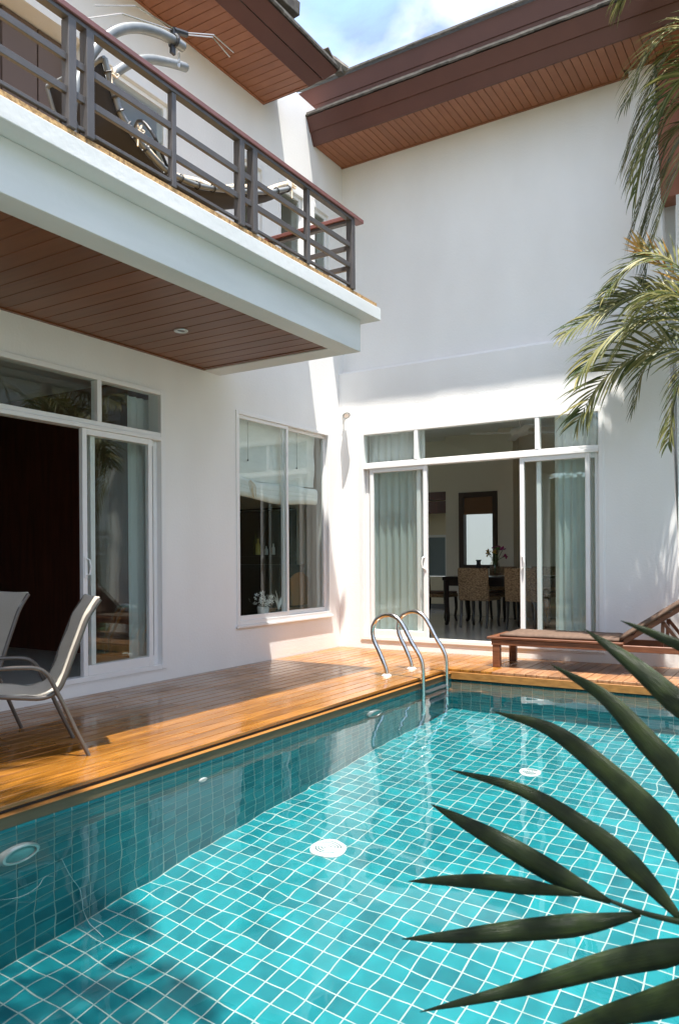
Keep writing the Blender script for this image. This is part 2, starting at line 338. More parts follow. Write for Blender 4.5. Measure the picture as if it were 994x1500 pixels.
def wall(axis, pos, th, u0, u1, z0, z1, holes, mb=None):
    """wall with openings; outer face at pos, body behind it; holes = (u0,u1,z0,z1)"""
    mb = mb or MB()
    us = sorted({u0, u1, *[h[0] for h in holes], *[h[1] for h in holes]}); zs = sorted({z0, z1, *[h[2] for h in holes], *[h[3] for h in holes]})
    us = [u for u in us if u0 <= u <= u1]; zs = [z for z in zs if z0 <= z <= z1]
    def solid(i, j):
        if not (0 <= i < len(us)-1 and 0 <= j < len(zs)-1): return False
        uc = (us[i]+us[i+1])/2; zc = (zs[j]+zs[j+1])/2
        return not any(h[0] < uc < h[1] and h[2] < zc < h[3] for h in holes)
    def P(u, d, z): return (pos-d, u, z) if axis == 'x' else (u, pos+d, z)
    for i in range(len(us)-1):
        for j in range(len(zs)-1):
            if not solid(i, j): continue
            a, b, c, d = us[i], us[i+1], zs[j], zs[j+1]
            mb.quad(P(a, 0, c), P(b, 0, c), P(b, 0, d), P(a, 0, d)); mb.quad(P(a, th, c), P(a, th, d), P(b, th, d), P(b, th, c))
            if not solid(i-1, j): mb.quad(P(a, 0, c), P(a, 0, d), P(a, th, d), P(a, th, c))
            if not solid(i+1, j): mb.quad(P(b, 0, c), P(b, th, c), P(b, th, d), P(b, 0, d))
            if not solid(i, j-1): mb.quad(P(a, 0, c), P(a, th, c), P(b, th, c), P(b, 0, c))
            if not solid(i, j+1): mb.quad(P(a, 0, d), P(b, 0, d), P(b, th, d), P(a, th, d))
    return mb
def weld(me):
    bm = bmesh.new(); bm.from_mesh(me); bmesh.ops.remove_doubles(bm, verts=bm.verts, dist=1e-4); bmesh.ops.recalc_face_normals(bm, faces=bm.faces); bm.to_mesh(me); bm.free()

# ------------------------------------------------------------------ ground and pool
XP0, XP1, YP0, YP1, ZF, ZW = 2.02, 6.5, -7.7, -1.13, -1.49, -.113
g = MB(); B = 400
for x0, y0, x1, y1 in ((-B, -B, XP0-.15, B), (XP1+.15, -B, B, B), (XP0-.15, -B, XP1+.15, YP0-.15), (XP0-.15, YP1+.15, XP1+.15, B)):
    g.quad((x0, y0, -.16), (x1, y0, -.16), (x1, y1, -.16), (x0, y1, -.16))
g.build('ground', 'soil', kind='structure', label='garden soil and grass under and around the pool terrace')

def in_view(p):
    d = V(p)-CAM; z = d.dot(fw)
    if z < .3: return False
    x = 497+FPX*d.dot(cr)/z; y = 817.6-FPX*d.dot(cu)/z
    return -40 < x < 1034 and y < 1560
def tile_mesh(a, b, th=.0035, ch=.0022):
    """a glazed tile a x b lying in the xy plane, face at z = 0"""
    mb = MB(); a /= 2; b /= 2
    mb.v += [(-a, -b, -th), (a, -b, -th), (a, b, -th), (-a, b, -th), (-a, -b, -ch*.5), (a, -b, -ch*.5), (a, b, -ch*.5), (-a, b, -ch*.5), (-a+ch, -b+ch, 0), (a-ch, -b+ch, 0), (a-ch, b-ch, 0), (-a+ch, b-ch, 0)]
    for k in range(4):
        k2 = (k+1) % 4; mb._f(k, k2, 4+k2, 4+k); mb._f(4+k, 4+k2, 8+k2, 8+k)
    mb._f(8, 9, 10, 11); return mb
def tiled(parent, spots, matrix, keep=300):
    """spots: (centre, size a, size b); largest in the picture as single tiles, the rest joined"""
    sc = []
    for c, a, b in spots:
        ap = V(c); ap.z = ZW+(ap.z-ZW)*.46 if ap.z < ZW else ap.z
        sc.append(((ap-CAM).length if in_view(ap) else 1e3+(ap-CAM).length, c, a, b))
    sc.sort(key=lambda q: q[0]); cache = {}; rest = MB(); rot = matrix.to_3x3()
    for i, (d, c, a, b) in enumerate(sc):
        key = (round(a, 4), round(b, 4))
        if key not in cache:
            t = tile_mesh(a, b); t.v = [tuple(rot @ V(q)) for q in t.v]; cache[key] = (t, t.mesh('tile', 'tile', recalc=False))
        t, me = cache[key]
        if i < keep and d < 1e3:
            o = place('tile', me, parent, c); o.cycles.is_caustics_receiver = True
        else:
            k = len(rest.v); rest.v += [(q[0]+c[0], q[1]+c[1], q[2]+c[2]) for q in t.v]
            for f in t.f: rest._f(*[k+j for j in f])
    o = rest.build('tile_field', 'tile', parent, recalc=False, kind='stuff'); o.cycles.is_caustics_receiver = True
GAP = .0070
rnd = random.Random(3)
nX = int((XP1-XP0)/PITCH); nY = int((YP1-YP0)/PITCH)
pf = MB().box(XP0-.1, YP0-.1, ZF-.2, XP1+.1, YP1+.1, ZF-.0022).build('pool_floor', 'grout', kind='structure', label='turquoise tiled pool floor under clear water')
pf.cycles.is_caustics_receiver = True
def jit(v=.0006): return rnd.uniform(-v, v)
sp = [((XP0+(i+.5)*PITCH+jit(), YP1-(j+.5)*PITCH+jit(), ZF+jit(.0004)), PITCH-GAP, PITCH-GAP) for i in range(nX) for j in range(nY)]
tiled(pf, sp, Matrix.Identity(4))
rows = [ZF+.1077*k for k in range(10)]+[ZF+.9693+.0775*k for k in (1, 2, 3, 4, 5, 6)]
def wall_rows(): return [(rows[k], rows[k+1]) for k in range(len(rows)-1)]
def pool_wall(label, box, spots, mat4):
    o = MB().box(*box).build('pool_wall', 'grout', kind='structure', label=label); o.cycles.is_caustics_receiver = True
    if spots: tiled(o, spots, mat4)
    return o
sp = [((XP0+jit(.0004), YP1-(j+.5)*PITCH+jit(), (a+b)/2), PITCH-GAP, b-a-.012) for j in range(nY) for a, b in wall_rows()]
pw = pool_wall('turquoise tiled pool wall in shade below the long deck edge', (XP0-.12, YP0, ZF-.1, XP0-.0022, YP1+.1, -.045), sp, Matrix(((0, 0, 1, 0), (1, 0, 0, 0), (0, 1, 0, 0), (0, 0, 0, 1))))
sp = [((XP0+(i+.5)*PITCH+jit(), YP1+jit(.0004), (a+b)/2), PITCH-GAP, b-a-.012) for i in range(nX) for a, b in wall_rows()]
pool_wall('short turquoise tiled pool wall below the lounger deck', (XP0, YP1+.0022, ZF-.1, XP1, YP1+.12, -.045), sp, Matrix(((-1, 0, 0, 0), (0, 0, -1, 0), (0, 1, 0, 0), (0, 0, 0, 1))).inverted())
o = MB().box(XP1, YP0, ZF-.1, XP1+.12, YP1+.1, -.045).build('pool_wall', 'tile', kind='structure', label='pool side wall opposite the house, outside the picture'); o.cycles.is_caustics_receiver = True
o = MB().box(XP0-.1, YP0-.12, ZF-.1, XP1+.1, YP0, -.045).build('pool_wall', 'tile', kind='structure', label='near pool wall at the photographer, outside the picture'); o.cycles.is_caustics_receiver = True
# water
wm = MB(); nx, ny = 190, 270; R = []
for j in range(ny+1):
    row = []
    for i in range(nx+1):
        x = XP0-.012+(XP1-XP0+.02)*i/nx; y = YP0-.008+(YP1-YP0+.02)*j/ny
        z = ZW+.0024*noise.noise(V((x*1.5, y*1.5, 0)))+.0016*noise.noise(V((x*4.2+y*1.2, y*4.2, 3)))+.00055*noise.noise(V((x*9.5, y*8.5, 7)))
        row.append((x, y, z))
    R.append(row)
wm.grid(R); wo = wm.build('water', 'water', smooth=True, recalc=False, kind='structure', label='clear rippled pool water')
wo.cycles.is_caustics_caster = True

# ------------------------------------------------------------------ deck
deck = thing('deck', (1, -3, 0), kind='structure', label='wet orange timber deck along the house and the pool')
BW = .1115; nb = 18
for i in range(nb):
    x1 = 2.0-i*BW; x0 = x1-BW+.008
    if i == nb-1: x0 = .012
    segs = [(-9.0, -6.7), (-6.7, -3.95), (-3.95, -.004)] if i % 3 == 0 else ([(-9.0, -5.35), (-5.35, -2.4), (-2.4, -.004)] if i % 3 == 1 else [(-9.0, -4.6), (-4.6, -.004)])
    for a, b in segs:
        MB().box(x0, a+.0015, -.022, x1, b-.0015, jit(.0008)).build('plank', 'deck', deck, bevel=.0025)
k = 0; x = 2.004
while x < 7.6:
    MB().box(x, YP1-.02, -.026, x+BW-.006, -.004, jit(.001)).build('plank', 'deck_back' if x > 2.35 else 'deck', deck, bevel=.0025); x += BW
MB().box(.012, -9, -.12, 1.985, -.004, -.027).build('gap_shade_fill', 'black', deck)  # black fill below the planks, standing in for the shade in the gaps
MB().box(1.985, YP1-.005, -.12, 7.6, -.004, -.027).build('gap_shade_fill', 'black', deck)
MB().box(1.95, -9, -.1, 2.028, YP1-.034, -.0445).build('edge_board', 'edge_shaded', deck, bevel=.003)
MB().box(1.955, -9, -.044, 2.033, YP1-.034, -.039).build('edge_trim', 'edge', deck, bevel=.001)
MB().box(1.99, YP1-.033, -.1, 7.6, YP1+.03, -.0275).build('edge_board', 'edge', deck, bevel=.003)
ps = MB()
ps.box(XP1+.001, -10.5, -.15, 8.6, YP1-.035, -.0); ps.box(2.035, -10.5, -.15, XP1, YP0, -.0)
ps.build('pool_surround', 'stone', bevel=.008, kind='structure', label='pale stone paving round the near sides of the pool')

# ------------------------------------------------------------------ villa
villa = thing('villa', (0, 0, 0), label='white two storey villa with brown eaves and a balcony over the deck', cat='house')
LD = (-6.2, -3.08, .105, 2.685); LW = (-2.045, -.225, .42, 2.682)
ZU = 5.43
UP = [(-6.6, -3.97, 3.45, ZU), (-3.86, -2.95, 3.45, ZU), (-2.0, -1.53, 4.0, ZU), (-1.26, -.73, 4.0, ZU), (-.57, -.175, 4.0, ZU)]
o = wall('x', 0, .2, -9, .3, -.12, 6.59, [LD, LW]+UP).build('wall', 'stucco', villa); weld(o.data)
BD = (.315, 3.258, .105, 2.692)
o = wall('y', 0, .3, -.1, 3.6, -.12, 3.445, [BD]).build('wall', 'stucco', villa); weld(o.data)
o = wall('y', .12, .18, -.1, 3.6, 3.445, 6.9, []).build('wall', 'stucco', villa); weld(o.data)
MB().prism([(-.05, .0, 3.445), (-.05, .03, 3.475), (-.05, .13, 3.485), (-.05, .13, 3.445)], (3.64, 0, 0)).build('ledge', 'stucco', villa)
# tapered pier at the right end
mb = MB(); mb.prism([(3.6, 0, -.12), (4.02, 0, -.12), (3.995, 0, .6), (3.765, 0, 6.3), (3.528, 0, 6.3), (3.6, 0, 3.475)], (0, .3, 0)); mb.build('pier', 'stucco', villa)
# wing set back to the right of the pier
MB().box(3.75, .3005, -.12, 3.93, 5.6, 6.6).build('wall', 'stucco', villa)
MB().box(3.80, .05, 4.75, 4.25, .299, 6.1).build('side_panel', 'brownclad', villa)
MB().box(3.97, .051, -.12, 4.25, .298, 4.749).build('side_panel', 'stucco', villa)

# --- balcony
bal = thing('balcony', (0, -5, 3.3), villa)
YB = -9.0
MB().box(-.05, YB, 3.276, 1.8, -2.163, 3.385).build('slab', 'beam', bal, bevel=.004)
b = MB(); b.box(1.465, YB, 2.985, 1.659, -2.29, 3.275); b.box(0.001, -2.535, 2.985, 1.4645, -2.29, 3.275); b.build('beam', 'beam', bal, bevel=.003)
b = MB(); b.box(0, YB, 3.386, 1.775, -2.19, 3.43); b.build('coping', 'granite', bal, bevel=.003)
y = -2.60
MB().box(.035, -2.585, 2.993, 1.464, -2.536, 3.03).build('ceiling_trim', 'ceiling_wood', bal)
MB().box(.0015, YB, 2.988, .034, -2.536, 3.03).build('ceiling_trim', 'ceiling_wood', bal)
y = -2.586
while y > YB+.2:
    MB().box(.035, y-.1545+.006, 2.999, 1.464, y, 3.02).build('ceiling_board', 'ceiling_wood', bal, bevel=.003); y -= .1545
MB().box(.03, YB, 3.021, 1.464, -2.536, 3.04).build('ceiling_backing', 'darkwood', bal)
dl = MB(); dl.lathe([(.055, -.012), (.055, 0), (.036, 0), (.033, .0), (.033, -.003)], (.738, -3.63, 2.999), 24, (0, 0, -1))
dlo = MB().lathe([(.032, 0), (.055, 0), (.058, .006), (.055, .012), (.034, .010), (.031, .001)], (.738, -3.63, 2.9985), 24, (0, 0, -1)).build('downlight', 'steel_rough', bal, smooth=30)
MB().lathe([(.031, 0), (.031, .004)], (.738, -3.63, 2.9985), 20, (0, 0, -1)).build('lamp_glass', 'black', dlo)
# railing
RX = 1.765
for yy in (-2.63, -3.30, -3.985, -4.13, -4.785, -5.44, -5.56, -6.3, -7.0, -7.7):
    b = MB(); b.box(RX-.03, yy-.026, 3.431, RX+.03, yy+.026, 4.0145)
    if yy in (-3.30, -4.785): b = MB(); b.box(RX-.02, yy-.019, 3.431, RX+.02, yy+.019, 4.0145)
    b.build('railing_post', 'rail', bal, bevel=.002)
for zz in (3.63, 3.805):
    MB().box(RX-.012, -8.5, zz-.02, RX+.012, -2.6, zz+.02).build('rail_bar', 'rail', bal, bevel=.002)
    MB().box(.02, -2.612+.0, zz-.02, RX-.031, -2.588, zz+.02).build('rail_bar', 'rail', bal, bevel=.002)
MB().box(RX-.012, -8.5, 3.455, RX+.012, -2.6, 3.475).build('rail_bar', 'rail', bal, bevel=.002)
b = MB(); b.box(RX-.04, -8.5, 4.04, RX+.04, -2.47, 4.075); b.build('top_rail', 'toprail', bal, bevel=.004)
MB().box(RX-.025, -8.5, 4.015, RX+.025, -2.6, 4.039).build('rail_channel', 'rail', bal, bevel=.002)
MB().box(.02, -2.64, 4.04, RX-.041, -2.56, 4.075).build('top_rail', 'toprail', bal, bevel=.004)
MB().box(.02, -2.625, 4.015, RX-.031, -2.575, 4.039).build('rail_channel', 'rail', bal, bevel=.002)

# --- eaves
def eave_tiles(parent, a, b, n, up_dir, thick=.022, depth=.26):
    a, b, u = V(a), V(b), V(up_dir).normalized(); d = (b-a)/n
    for i in range(n):
        p = a+d*i; k = .012 if i % 2 else .0
        nrm = d.cross(u).normalized(); nrm = nrm if nrm.z > 0 else -nrm
        mb = MB(); q0 = p+nrm*(k*.25)-u*(.0015*(i % 3)); e = d*.998
        mb.prism([q0, q0+e, q0+e+u*depth, q0+u*depth], nrm*(thick*(1+.06*((i*7) % 3)))); mb.build('roof_tile', 'roof_tile', parent, bevel=.003)
er = thing('eave', (0, -4, 6.13), villa)
ZS = 6.13
y = -1.56
MB().box(.0015, -1.56, ZS-.008, .61, -1.535, ZS+.03).build('soffit_trim', 'soffit', er)
MB().box(.0015, -7, ZS-.008, .03, -1.561, ZS+.03).build('soffit_trim', 'soffit', er)
while y > -7:
    MB().box(.031, y-.1+.005, ZS, .609, y, ZS+.02).build('soffit_board', 'soffit', er, bevel=.0022); y -= .1
MB().box(.002, -7, ZS+.0215, .609, -1.54, ZS+.04).build('soffit_backing', 'fascia', er)
def flare(x, y, z, dx, dz0, dz1, name):
    # mitred fascia round the hip corner: along the pool side then back along the end
    mb = MB()
    A = [(.612, -7, ZS-.006), (.612, -1.535, ZS-.006)]
    return mb
F = [(.0, -.012), (.10, .085), (.112, .085), (.225, .195)]   # outward offset, height: two boards with a step
pts = []
for (d, h) in F: pts.append([V((.611+d, -7, ZS+h)), V((.611+d, -1.535+d, ZS+h)), V((.0-.2, -1.535+d, ZS+h))])
for k, nm in ((0, 'fascia'), (2, 'fascia')):
    mb = MB()
    for j in (0, 1):
        p, q = pts[k][j], pts[k][j+1]; r, s_ = pts[k+1][j+1], pts[k+1][j]
        if j == 1: q = V((.001, q.y, q.z)); r = V((.001, r.y, r.z))
        inn = V((-.02, 0, .02)) if j == 0 else V((0, -.02, .02))
        mb.prism([p, q, r, s_], inn)
    mb.build(nm, 'fascia', er)
TE = ZS+.20
eave_tiles(er, (.85, -7, TE), (.85, -1.29, TE), 22, (-1, 0, .6))
eave_tiles(er, (.84, -1.295, TE), (.0, -1.295, TE), 4, (0, -1, .6))
mb = MB(); mb.prism([(.85, -7, TE+.028), (.85, -1.29, TE+.028), (-1.6, -3.6, TE+1.5), (-1.6, -7, TE+1.5)], (0, 0, .03)); mb.prism([(.84, -1.29, TE+.027), (-3.2, -1.29, TE+.027), (-1.6, -3.6, TE+1.5)], (0, 0, .03)); mb.build('roof', 'roof_tile', er)
mb = MB(); mb.tube([(.90, -1.235, TE+.02), (.80, -1.34, TE+.085), (.3, -1.86, TE+.36)], [.045, .06, .06], 8); mb.build('hip_cap', 'roof_tile', er, smooth=30)
MB().box(.80, -1.33, TE-.03, .885, -1.25, TE+.07).build('hip_block', 'roof_tile', er, bevel=.006)
# second tier above the left eave: corner showing at the top of the picture
MB().bar((.74, -1.95, 6.62), (.66, -2.6, 6.66), .11, .14).build('ridge_block', 'roof_tile', er, bevel=.006)

eb = thing('eave', (2, 0, 6.12), villa)
ZB = 6.12; XE = 4.62
x = .004
MB().box(.001, .09, ZB-.008, 3.527, .119, ZB+.03).build('soffit_trim', 'soffit', eb)
MB().box(3.53, -.03, ZB-.008, 3.8, -.001, ZB+.03).build('soffit_trim', 'soffit', eb)
while x < XE:
    y1 = .089 if x+.083 < 3.53 else (-.031 if x < 3.79 else .44)
    MB().box(x, -.548, ZB, x+.083-.005, y1, ZB+.02).build('soffit_board', 'soffit', eb, bevel=.0022); x += .083
MB().box(.001, -.548, ZB+.0215, XE, .44, ZB+.04).build('soffit_backing', 'fascia', eb)
for (d0, h0), (d1, h1) in (((0, -.01), (.06, .125)), ((.072, .125), (.14, .27))):
    MB().prism([(.002, -.549-d0, ZB+h0), (.002, -.549-d1, ZB+h1), (.002, -.525-d1, ZB+h1), (.002, -.525-d0, ZB+h0)], (XE, 0, 0)).build('fascia', 'fascia', eb)
eave_tiles(eb, (.0, -.705, ZB+.272), (XE, -.705, ZB+.272), 15, (0, 1, .55))
MB().prism([(-.05, -.69, ZB+.30), (-.05, -.4, ZB+.46), (-.05, -.4, ZB+.49), (-.05, -.69, ZB+.33)], (XE, 0, 0)).build('roof', 'roof_tile', eb)
# upper tier
for (y0, h0), (y1, h1) in (((-.36, 6.53), (-.40, 6.70)), ((-.41, 6.70), (-.46, 6.88))):
    MB().prism([(-.12, y0, h0), (-.28, y1, h1), (-.28, y1+.025, h1), (-.12, y0+.025, h0)], (XE+.2, 0, 0)).build('fascia', 'fascia', eb)
eave_tiles(eb, (-.30, -.49, 6.885), (XE, -.49, 6.885), 16, (0, 1, .55))
MB().prism([(-.28, -.47, 6.915), (-.28, 2.5, 8.5), (-.28, 2.5, 8.54), (-.28, -.47, 6.945)], (XE, 0, 0)).build('roof', 'roof_tile', eb)

# --- sliding doors and windows (u along the wall, d = depth outwards)
def LX(u0, u1, d0, d1, z0, z1): return (d0, u0, z0, d1, u1, z1)
def BX(u0, u1, d0, d1, z0, z1): return (u0, -d0, z0, u1, -d1, z1)
def frame_ring(f, u0, u1, z0, z1, d0, d1, wv, wb, wt):
    b = MB(); b.box(*f(u0, u0+wv, d0, d1, z0, z1)); b.box(*f(u1-wv, u1, d0, d1, z0, z1))
    b.box(*f(u0+wv, u1-wv, d0, d1, z0, z0+wb)); b.box(*f(u0+wv, u1-wv, d0, d1, z1-wt, z1)); return b
def leaf(par, f, u0, u1, z0, z1, d, handle=None, wv=.048):
    frame_ring(f, u0, u1, z0, z1, d-.022, d+.022, wv, .085, .05).build('leaf_frame', 'alu', par, bevel=.003)
    MB().box(*f(u0+wv-.004, u1-wv+.004, d-.003, d+.003, z0+.082, z1-.047)).build('pane', 'glass', par)
    if handle:
        hu, hs = handle; zc = 1.06
        h = MB(); h.box(*f(hu-.016, hu+.016, d+.022, d+.030, zc-.09, zc+.09)); a = f(hu, hu, d+.03, d+.03, zc, zc)
        pr = [V(((a[0], a[1], zc-.07))), V((a[0], a[1], zc-.07)), ]
        def P(s_, dd, z): q = f(hu+s_, hu+s_, d+dd, d+dd, z, z); return (q[0], q[1], q[2])
        h.tube([P(0, .03, zc-.07), P(hs*.02, .05, zc-.06), P(hs*.028, .055, zc), P(hs*.02, .05, zc+.06), P(0, .03, zc+.07)], .008, 6)
        h.build('handle', 'alu', par, bevel=0)
def door(name, f, u0, u1, z0, z1, zt, mull, leaves, loc):
    D = thing(name, loc, villa)
    frame_ring(f, u0, u1, z0, z1, -.09, .012, .05, .045, .045).build('frame', 'alu', D, bevel=.004)
    o = frame_ring(f, u0-.012, u1+.012, z0-.012, z1+.012, -.0, .006, .013, .013, .013); o.build('casing', 'alu', D)
    b = MB(); b.box(*f(u0+.05, u1-.05, -.085, .0185, zt, zt+.035)); b.box(*f(u0+.05, u1-.05, -.085, .008, zt+.0352, zt+.075)); b.build('transom_bar', 'alu', D, bevel=.003)
    es = [u0+.05]+[q for mm in mull for q in (mm-.024, mm+.024)]+[u1-.05]
    for mm in mull: MB().box(*f(mm-.024, mm+.024, -.07, .01, zt+.0755, z1-.045)).build('mullion', 'alu', D, bevel=.003)
    for i in range(0, len(es), 2): MB().box(*f(es[i]-.004, es[i+1]+.004, -.033, -.027, zt+.072, z1-.042)).build('pane', 'glass', D)
    for (a, b_, d, h) in leaves: leaf(D, f, a, b_, z0+.046, zt-.001, d, h)
    return D
door('sliding_door', LX, LD[0], LD[1], LD[2], LD[3], 2.215, [-5.4, -3.845], [(-4.022, -3.235, -.02, (-3.998, 1)), (-3.90, -3.132, -.066, None), (-6.1, -5.25, -.02, None), (-6.148, -5.4, -.066, None)], (0, -4.6, .1))
door('sliding_door', BX, BD[0], BD[1], BD[2], BD[3], 2.222, [1.085, 2.555], [(.448, 1.222, -.02, (1.196, -1)), (.367, 1.115, -.066, None), (2.355, 3.115, -.02, (2.383, 1)), (2.53, 3.206, -.066, None)], (1.8, 0, .1))
def slider(f, u0, u1, z0, z1, mid, loc, name='window', parent=None):
    W = thing(name, loc, villa)
    frame_ring(f, u0, u1, z0, z1, -.09, .012, .04, .045, .04).build('frame', 'alu', W, bevel=.003)
    for a, b_, d in ((u0+.035, mid+.025, -.022), (mid-.025, u1-.035, -.062)):
        frame_ring(f, a, b_, z0+.046, z1-.041, d-.018, d+.018, .036, .05, .036).build('sash', 'alu', W, bevel=.003)
        MB().box(*f(a+.033, b_-.033, d-.003, d+.003, z0+.094, z1-.075)).build('pane', 'glass', W)
    return W
Wn = slider(LX, LW[0], LW[1], LW[2], LW[3], -1.12, (0, -1.1, .42))
MB().box(-.0005, LW[0]-.02, LW[2]-.03, .03, LW[1]+.02, LW[2]-.002).build('sill', 'alu', Wn, bevel=.004)
for (a, b_, z0, z1) in UP[1:]:
    W = thing('window', (0, (a+b_)/2, z0), villa)
    frame_ring(LX, a, b_, z0, z1, -.1, .008, .04, .05, .045).build('frame', 'alu', W, bevel=.003)
    frame_ring(LX, a+.041, b_-.041, z0+.051, z1-.046, -.06, -.03, .04, .06, .04).build('sash', 'alu', W, bevel=.003)
    MB().box(*LX(a+.078, b_-.078, -.048, -.042, z0+.108, z1-.083)).build('pane', 'glass', W)
# recessed dark shutters behind the balcony rail
R_ = thing('balcony_door', (-.6, -5.2, 3.45), villa)
a, b_, z0, z1 = UP[0]
MB().box(-.26, a-.1, z0-.05, -.2005, b_+.1, z1+.3).build('shutter', 'shutter', R_)
for k in range(8): MB().box(-.20, a+.01+.328*k, z0+.01, -.165, a+.01+.328*k+.318, z1-.012).build('shutter_panel', 'shutter', R_, bevel=.006)

# --- interior shells
def room(x0, x1, y0, y1, z0, z1, wm_, fm, cm, skip=''):
    o = MB()
    if 'L' not in skip: o.quad((x0, y0, z0), (x0, y1, z0), (x0, y1, z1), (x0, y0, z1))
    if 'R' not in skip: o.quad((x1, y0, z0), (x1, y1, z0), (x1, y1, z1), (x1, y0, z1))
    if 'F' not in skip: o.quad((x0, y0, z0), (x1, y0, z0), (x1, y0, z1), (x0, y0, z1))
    if 'B' not in skip: o.quad((x0, y1, z0), (x1, y1, z0), (x1, y1, z1), (x0, y1, z1))
    o.build('interior_wall', wm_, villa, recalc=False)
    MB().box(x0, y0, z0-.05, x1, y1, z0).build('interior_floor', fm, villa)
    MB().box(x0, y0, z1, x1, y1, z1+.05).build('interior_ceiling', cm, villa)
# living room (left door)
room(-5.2, -.2, -8.5, -2.75, .115, 2.95, 'redwood', 'floor_grey', 'white_ceil', 'R')
room(-3.4, -.2, -2.74, .28, .115, 2.95, 'beige_wall', 'floor_grey', 'white_ceil', 'R')
room(-5, 3.74, .3, 5.49, .118, 3.25, 'beige_wall', 'floor_tile', 'white_ceil', 'FB')
MB().box(-.2, -8.9, .0, -.002, LD[0], .1).build('threshold', 'stone', villa)
# upper rooms: closed dark backs so no daylight leaks through
room(-3.4, -.2, -3.92, .1, 3.45, 5.9, 'beige_wall', 'floor_grey', 'white_ceil', 'R')
# dining room inner wall with a dark framed window
o = wall('y', 4.2, .18, -.40, 3.73, .118, 3.25, [(-.145, .55, .93, 2.245)]).build('interior_wall', 'beige_wall', villa); weld(o.data)
MB().box(.67, 3.9, .118, .93, 4.199, 3.25).build('interior_pier', 'beige_wall', villa)
iw = thing('inner_window', (.2, 4.2, .93), villa)
b = MB()
for q in ((-.145, -.055), (.47, .55)): b.box(q[0], 4.17, .93, q[1], 4.3, 2.245)
b.box(-.0545, 4.171, 2.155, .4695, 4.299, 2.244); b.box(-.0545, 4.171, .93, .4695, 4.299, .99); b.build('frame', 'frame_brown', iw)
MB().box(-.055, 4.26, .98, .47, 4.266, 2.16).build('pane', 'glass', iw)
b = MB()
for k in range(5): b.box(-.05, 4.175+.004*k, 1.86+.02*k if k < 4 else 1.94, .465, 4.20+.004*k, 1.88+.02*k if k < 4 else 2.155)
b.build('roman_blind', 'woodblind', iw)
# further room seen past the inner wall
o = wall('y', 5.4, .1, -5, 3.73, .118, 3.25, [(-1.35, -.9, .75, 1.55), (-.72, .6, .5, 2.6)]).build('interior_wall', 'cream_wall', villa); weld(o.data)
b = MB(); b.box(-4.5, 4.6, 1.93, -.2, 4.75, 2.15); b.box(-4.5, 4.61, 2.17, -.2, 4.74, 2.32); b.build('bulkhead', 'redwood', villa)
MB().box(-4.5, 4.62, 2.323, -.3, 4.73, 3.25).build('interior_wall', 'beige_wall', villa)
b = MB(); b.box(-1.36, 5.38, .74, -1.31, 5.42, 1.56); b.box(-.94, 5.38, .74, -.89, 5.42, 1.56); b.box(-1.31, 5.381, 1.51, -.94, 5.419, 1.559); b.build('window_trim', 'alu', villa)
MB().box(-1.34, 5.44, .76, -.91, 5.47, 1.54).build('window_shade', 'bluegrey', villa)
MB().box(-5, 5.395, .119, 3.73, 5.4, .22).build('skirting', 'darkwood', villa)
# neighbouring white wall outside, seen through the inner window
gw = MB().box(-6, 8.6, -.1, 9, 8.8, 3.6).build('garden_wall', 'greywall', label='white boundary wall seen through the far dining room window', cat='wall')

# ------------------------------------------------------------------ curtains and blinds
def curtain(label, u0, u1, z0, z1, yc, folds, amp, ph, axis='y', tie=0):
    mb = MB(); R = []; n = folds*8
    for j in range(9):
        row = []; t = j/8; z = z1+(z0-z1)*t
        for i in range(n+1):
            s = i/n; u = u0+(u1-u0)*s; sq = 1-tie*math.sin(math.pi*t)*.5
            u = u0+(u-u0)*sq
            d = amp*(.55+.45*t)*(math.sin(s*folds*2*math.pi+ph)+.35*math.sin(s*folds*3.3*math.pi+ph*2+t*1.5))
            row.append((u, yc+d, z) if axis == 'y' else (yc+d, u, z))
        R.append(row)
    mb.grid(R); o = mb.build('curtain', 'curtain', smooth=80, recalc=False, label=label, cat='curtain', group='pale green door curtains')
    return o
curtain('pale green curtain gathered behind the closed left glass leaf of the dining door', .36, 1.13, .135, 2.66, .145, 8, .022, .3)
curtain('pale green curtain gathered at the lounger end of the dining door', 2.70, 3.27, .135, 2.66, .15, 7, .026, 1.1, tie=.12)
curtain('grey green curtain inside the glass leaf of the door beside the patio chairs', -3.30, -2.95, .135, 2.64, -.26, 4, .024, .6, axis='x')
bl = thing('roman_blind', (-.16, -1.1, 1.75), label='white roman blind half lowered behind the two pane window', cat='blind')
def blind_panel(y0, y1, z0, z1, x):
    mb = MB(); R = []
    for j in range(25):
        t = j/24; z = z1+(z0-z1)*t; row = []
        for i in range(13):
            s = i/12; sag = .035*math.sin(s*math.pi)*t*t
            d = .010*math.sin(t*9+s*2)+.006*math.sin(s*7+t*5)
            row.append((x+d, y0+(y1-y0)*s, z-sag*.6))
        R.append(row)
    mb.grid(R); return mb
blind_panel(-1.98, -.33, 2.0, 2.64, -.16).build('cloth', 'blind', bl, smooth=80, recalc=False)
mb = MB()
for k in range(3):
    R = []
    for i in range(15):
        s = i/14; y = -1.985+1.66*s; c = V((-.15, y, 1.87+.045*k-.03*math.sin(s*math.pi)-.03*s+.012*math.sin(s*9+k)))
        R.append([c+V((.035*math.cos(a), 0, .065*math.sin(a))) for a in [q*math.pi/5-.2 for q in range(11)]])
    mb.grid(R)
mb.build('folded_cloth', 'blind', bl, smooth=80, recalc=False)
mb = MB()
for y in (-1.68, -.75): mb.tube([(-.13, y, 2.62), (-.13, y+.004, 2.2)], .0025, 4); mb.lathe([(.006, 0), (.009, .008), (.005, .02)], (-.13, y, 2.19), 8)
mb.build('pull_cord', 'black', bl)
mb = MB()
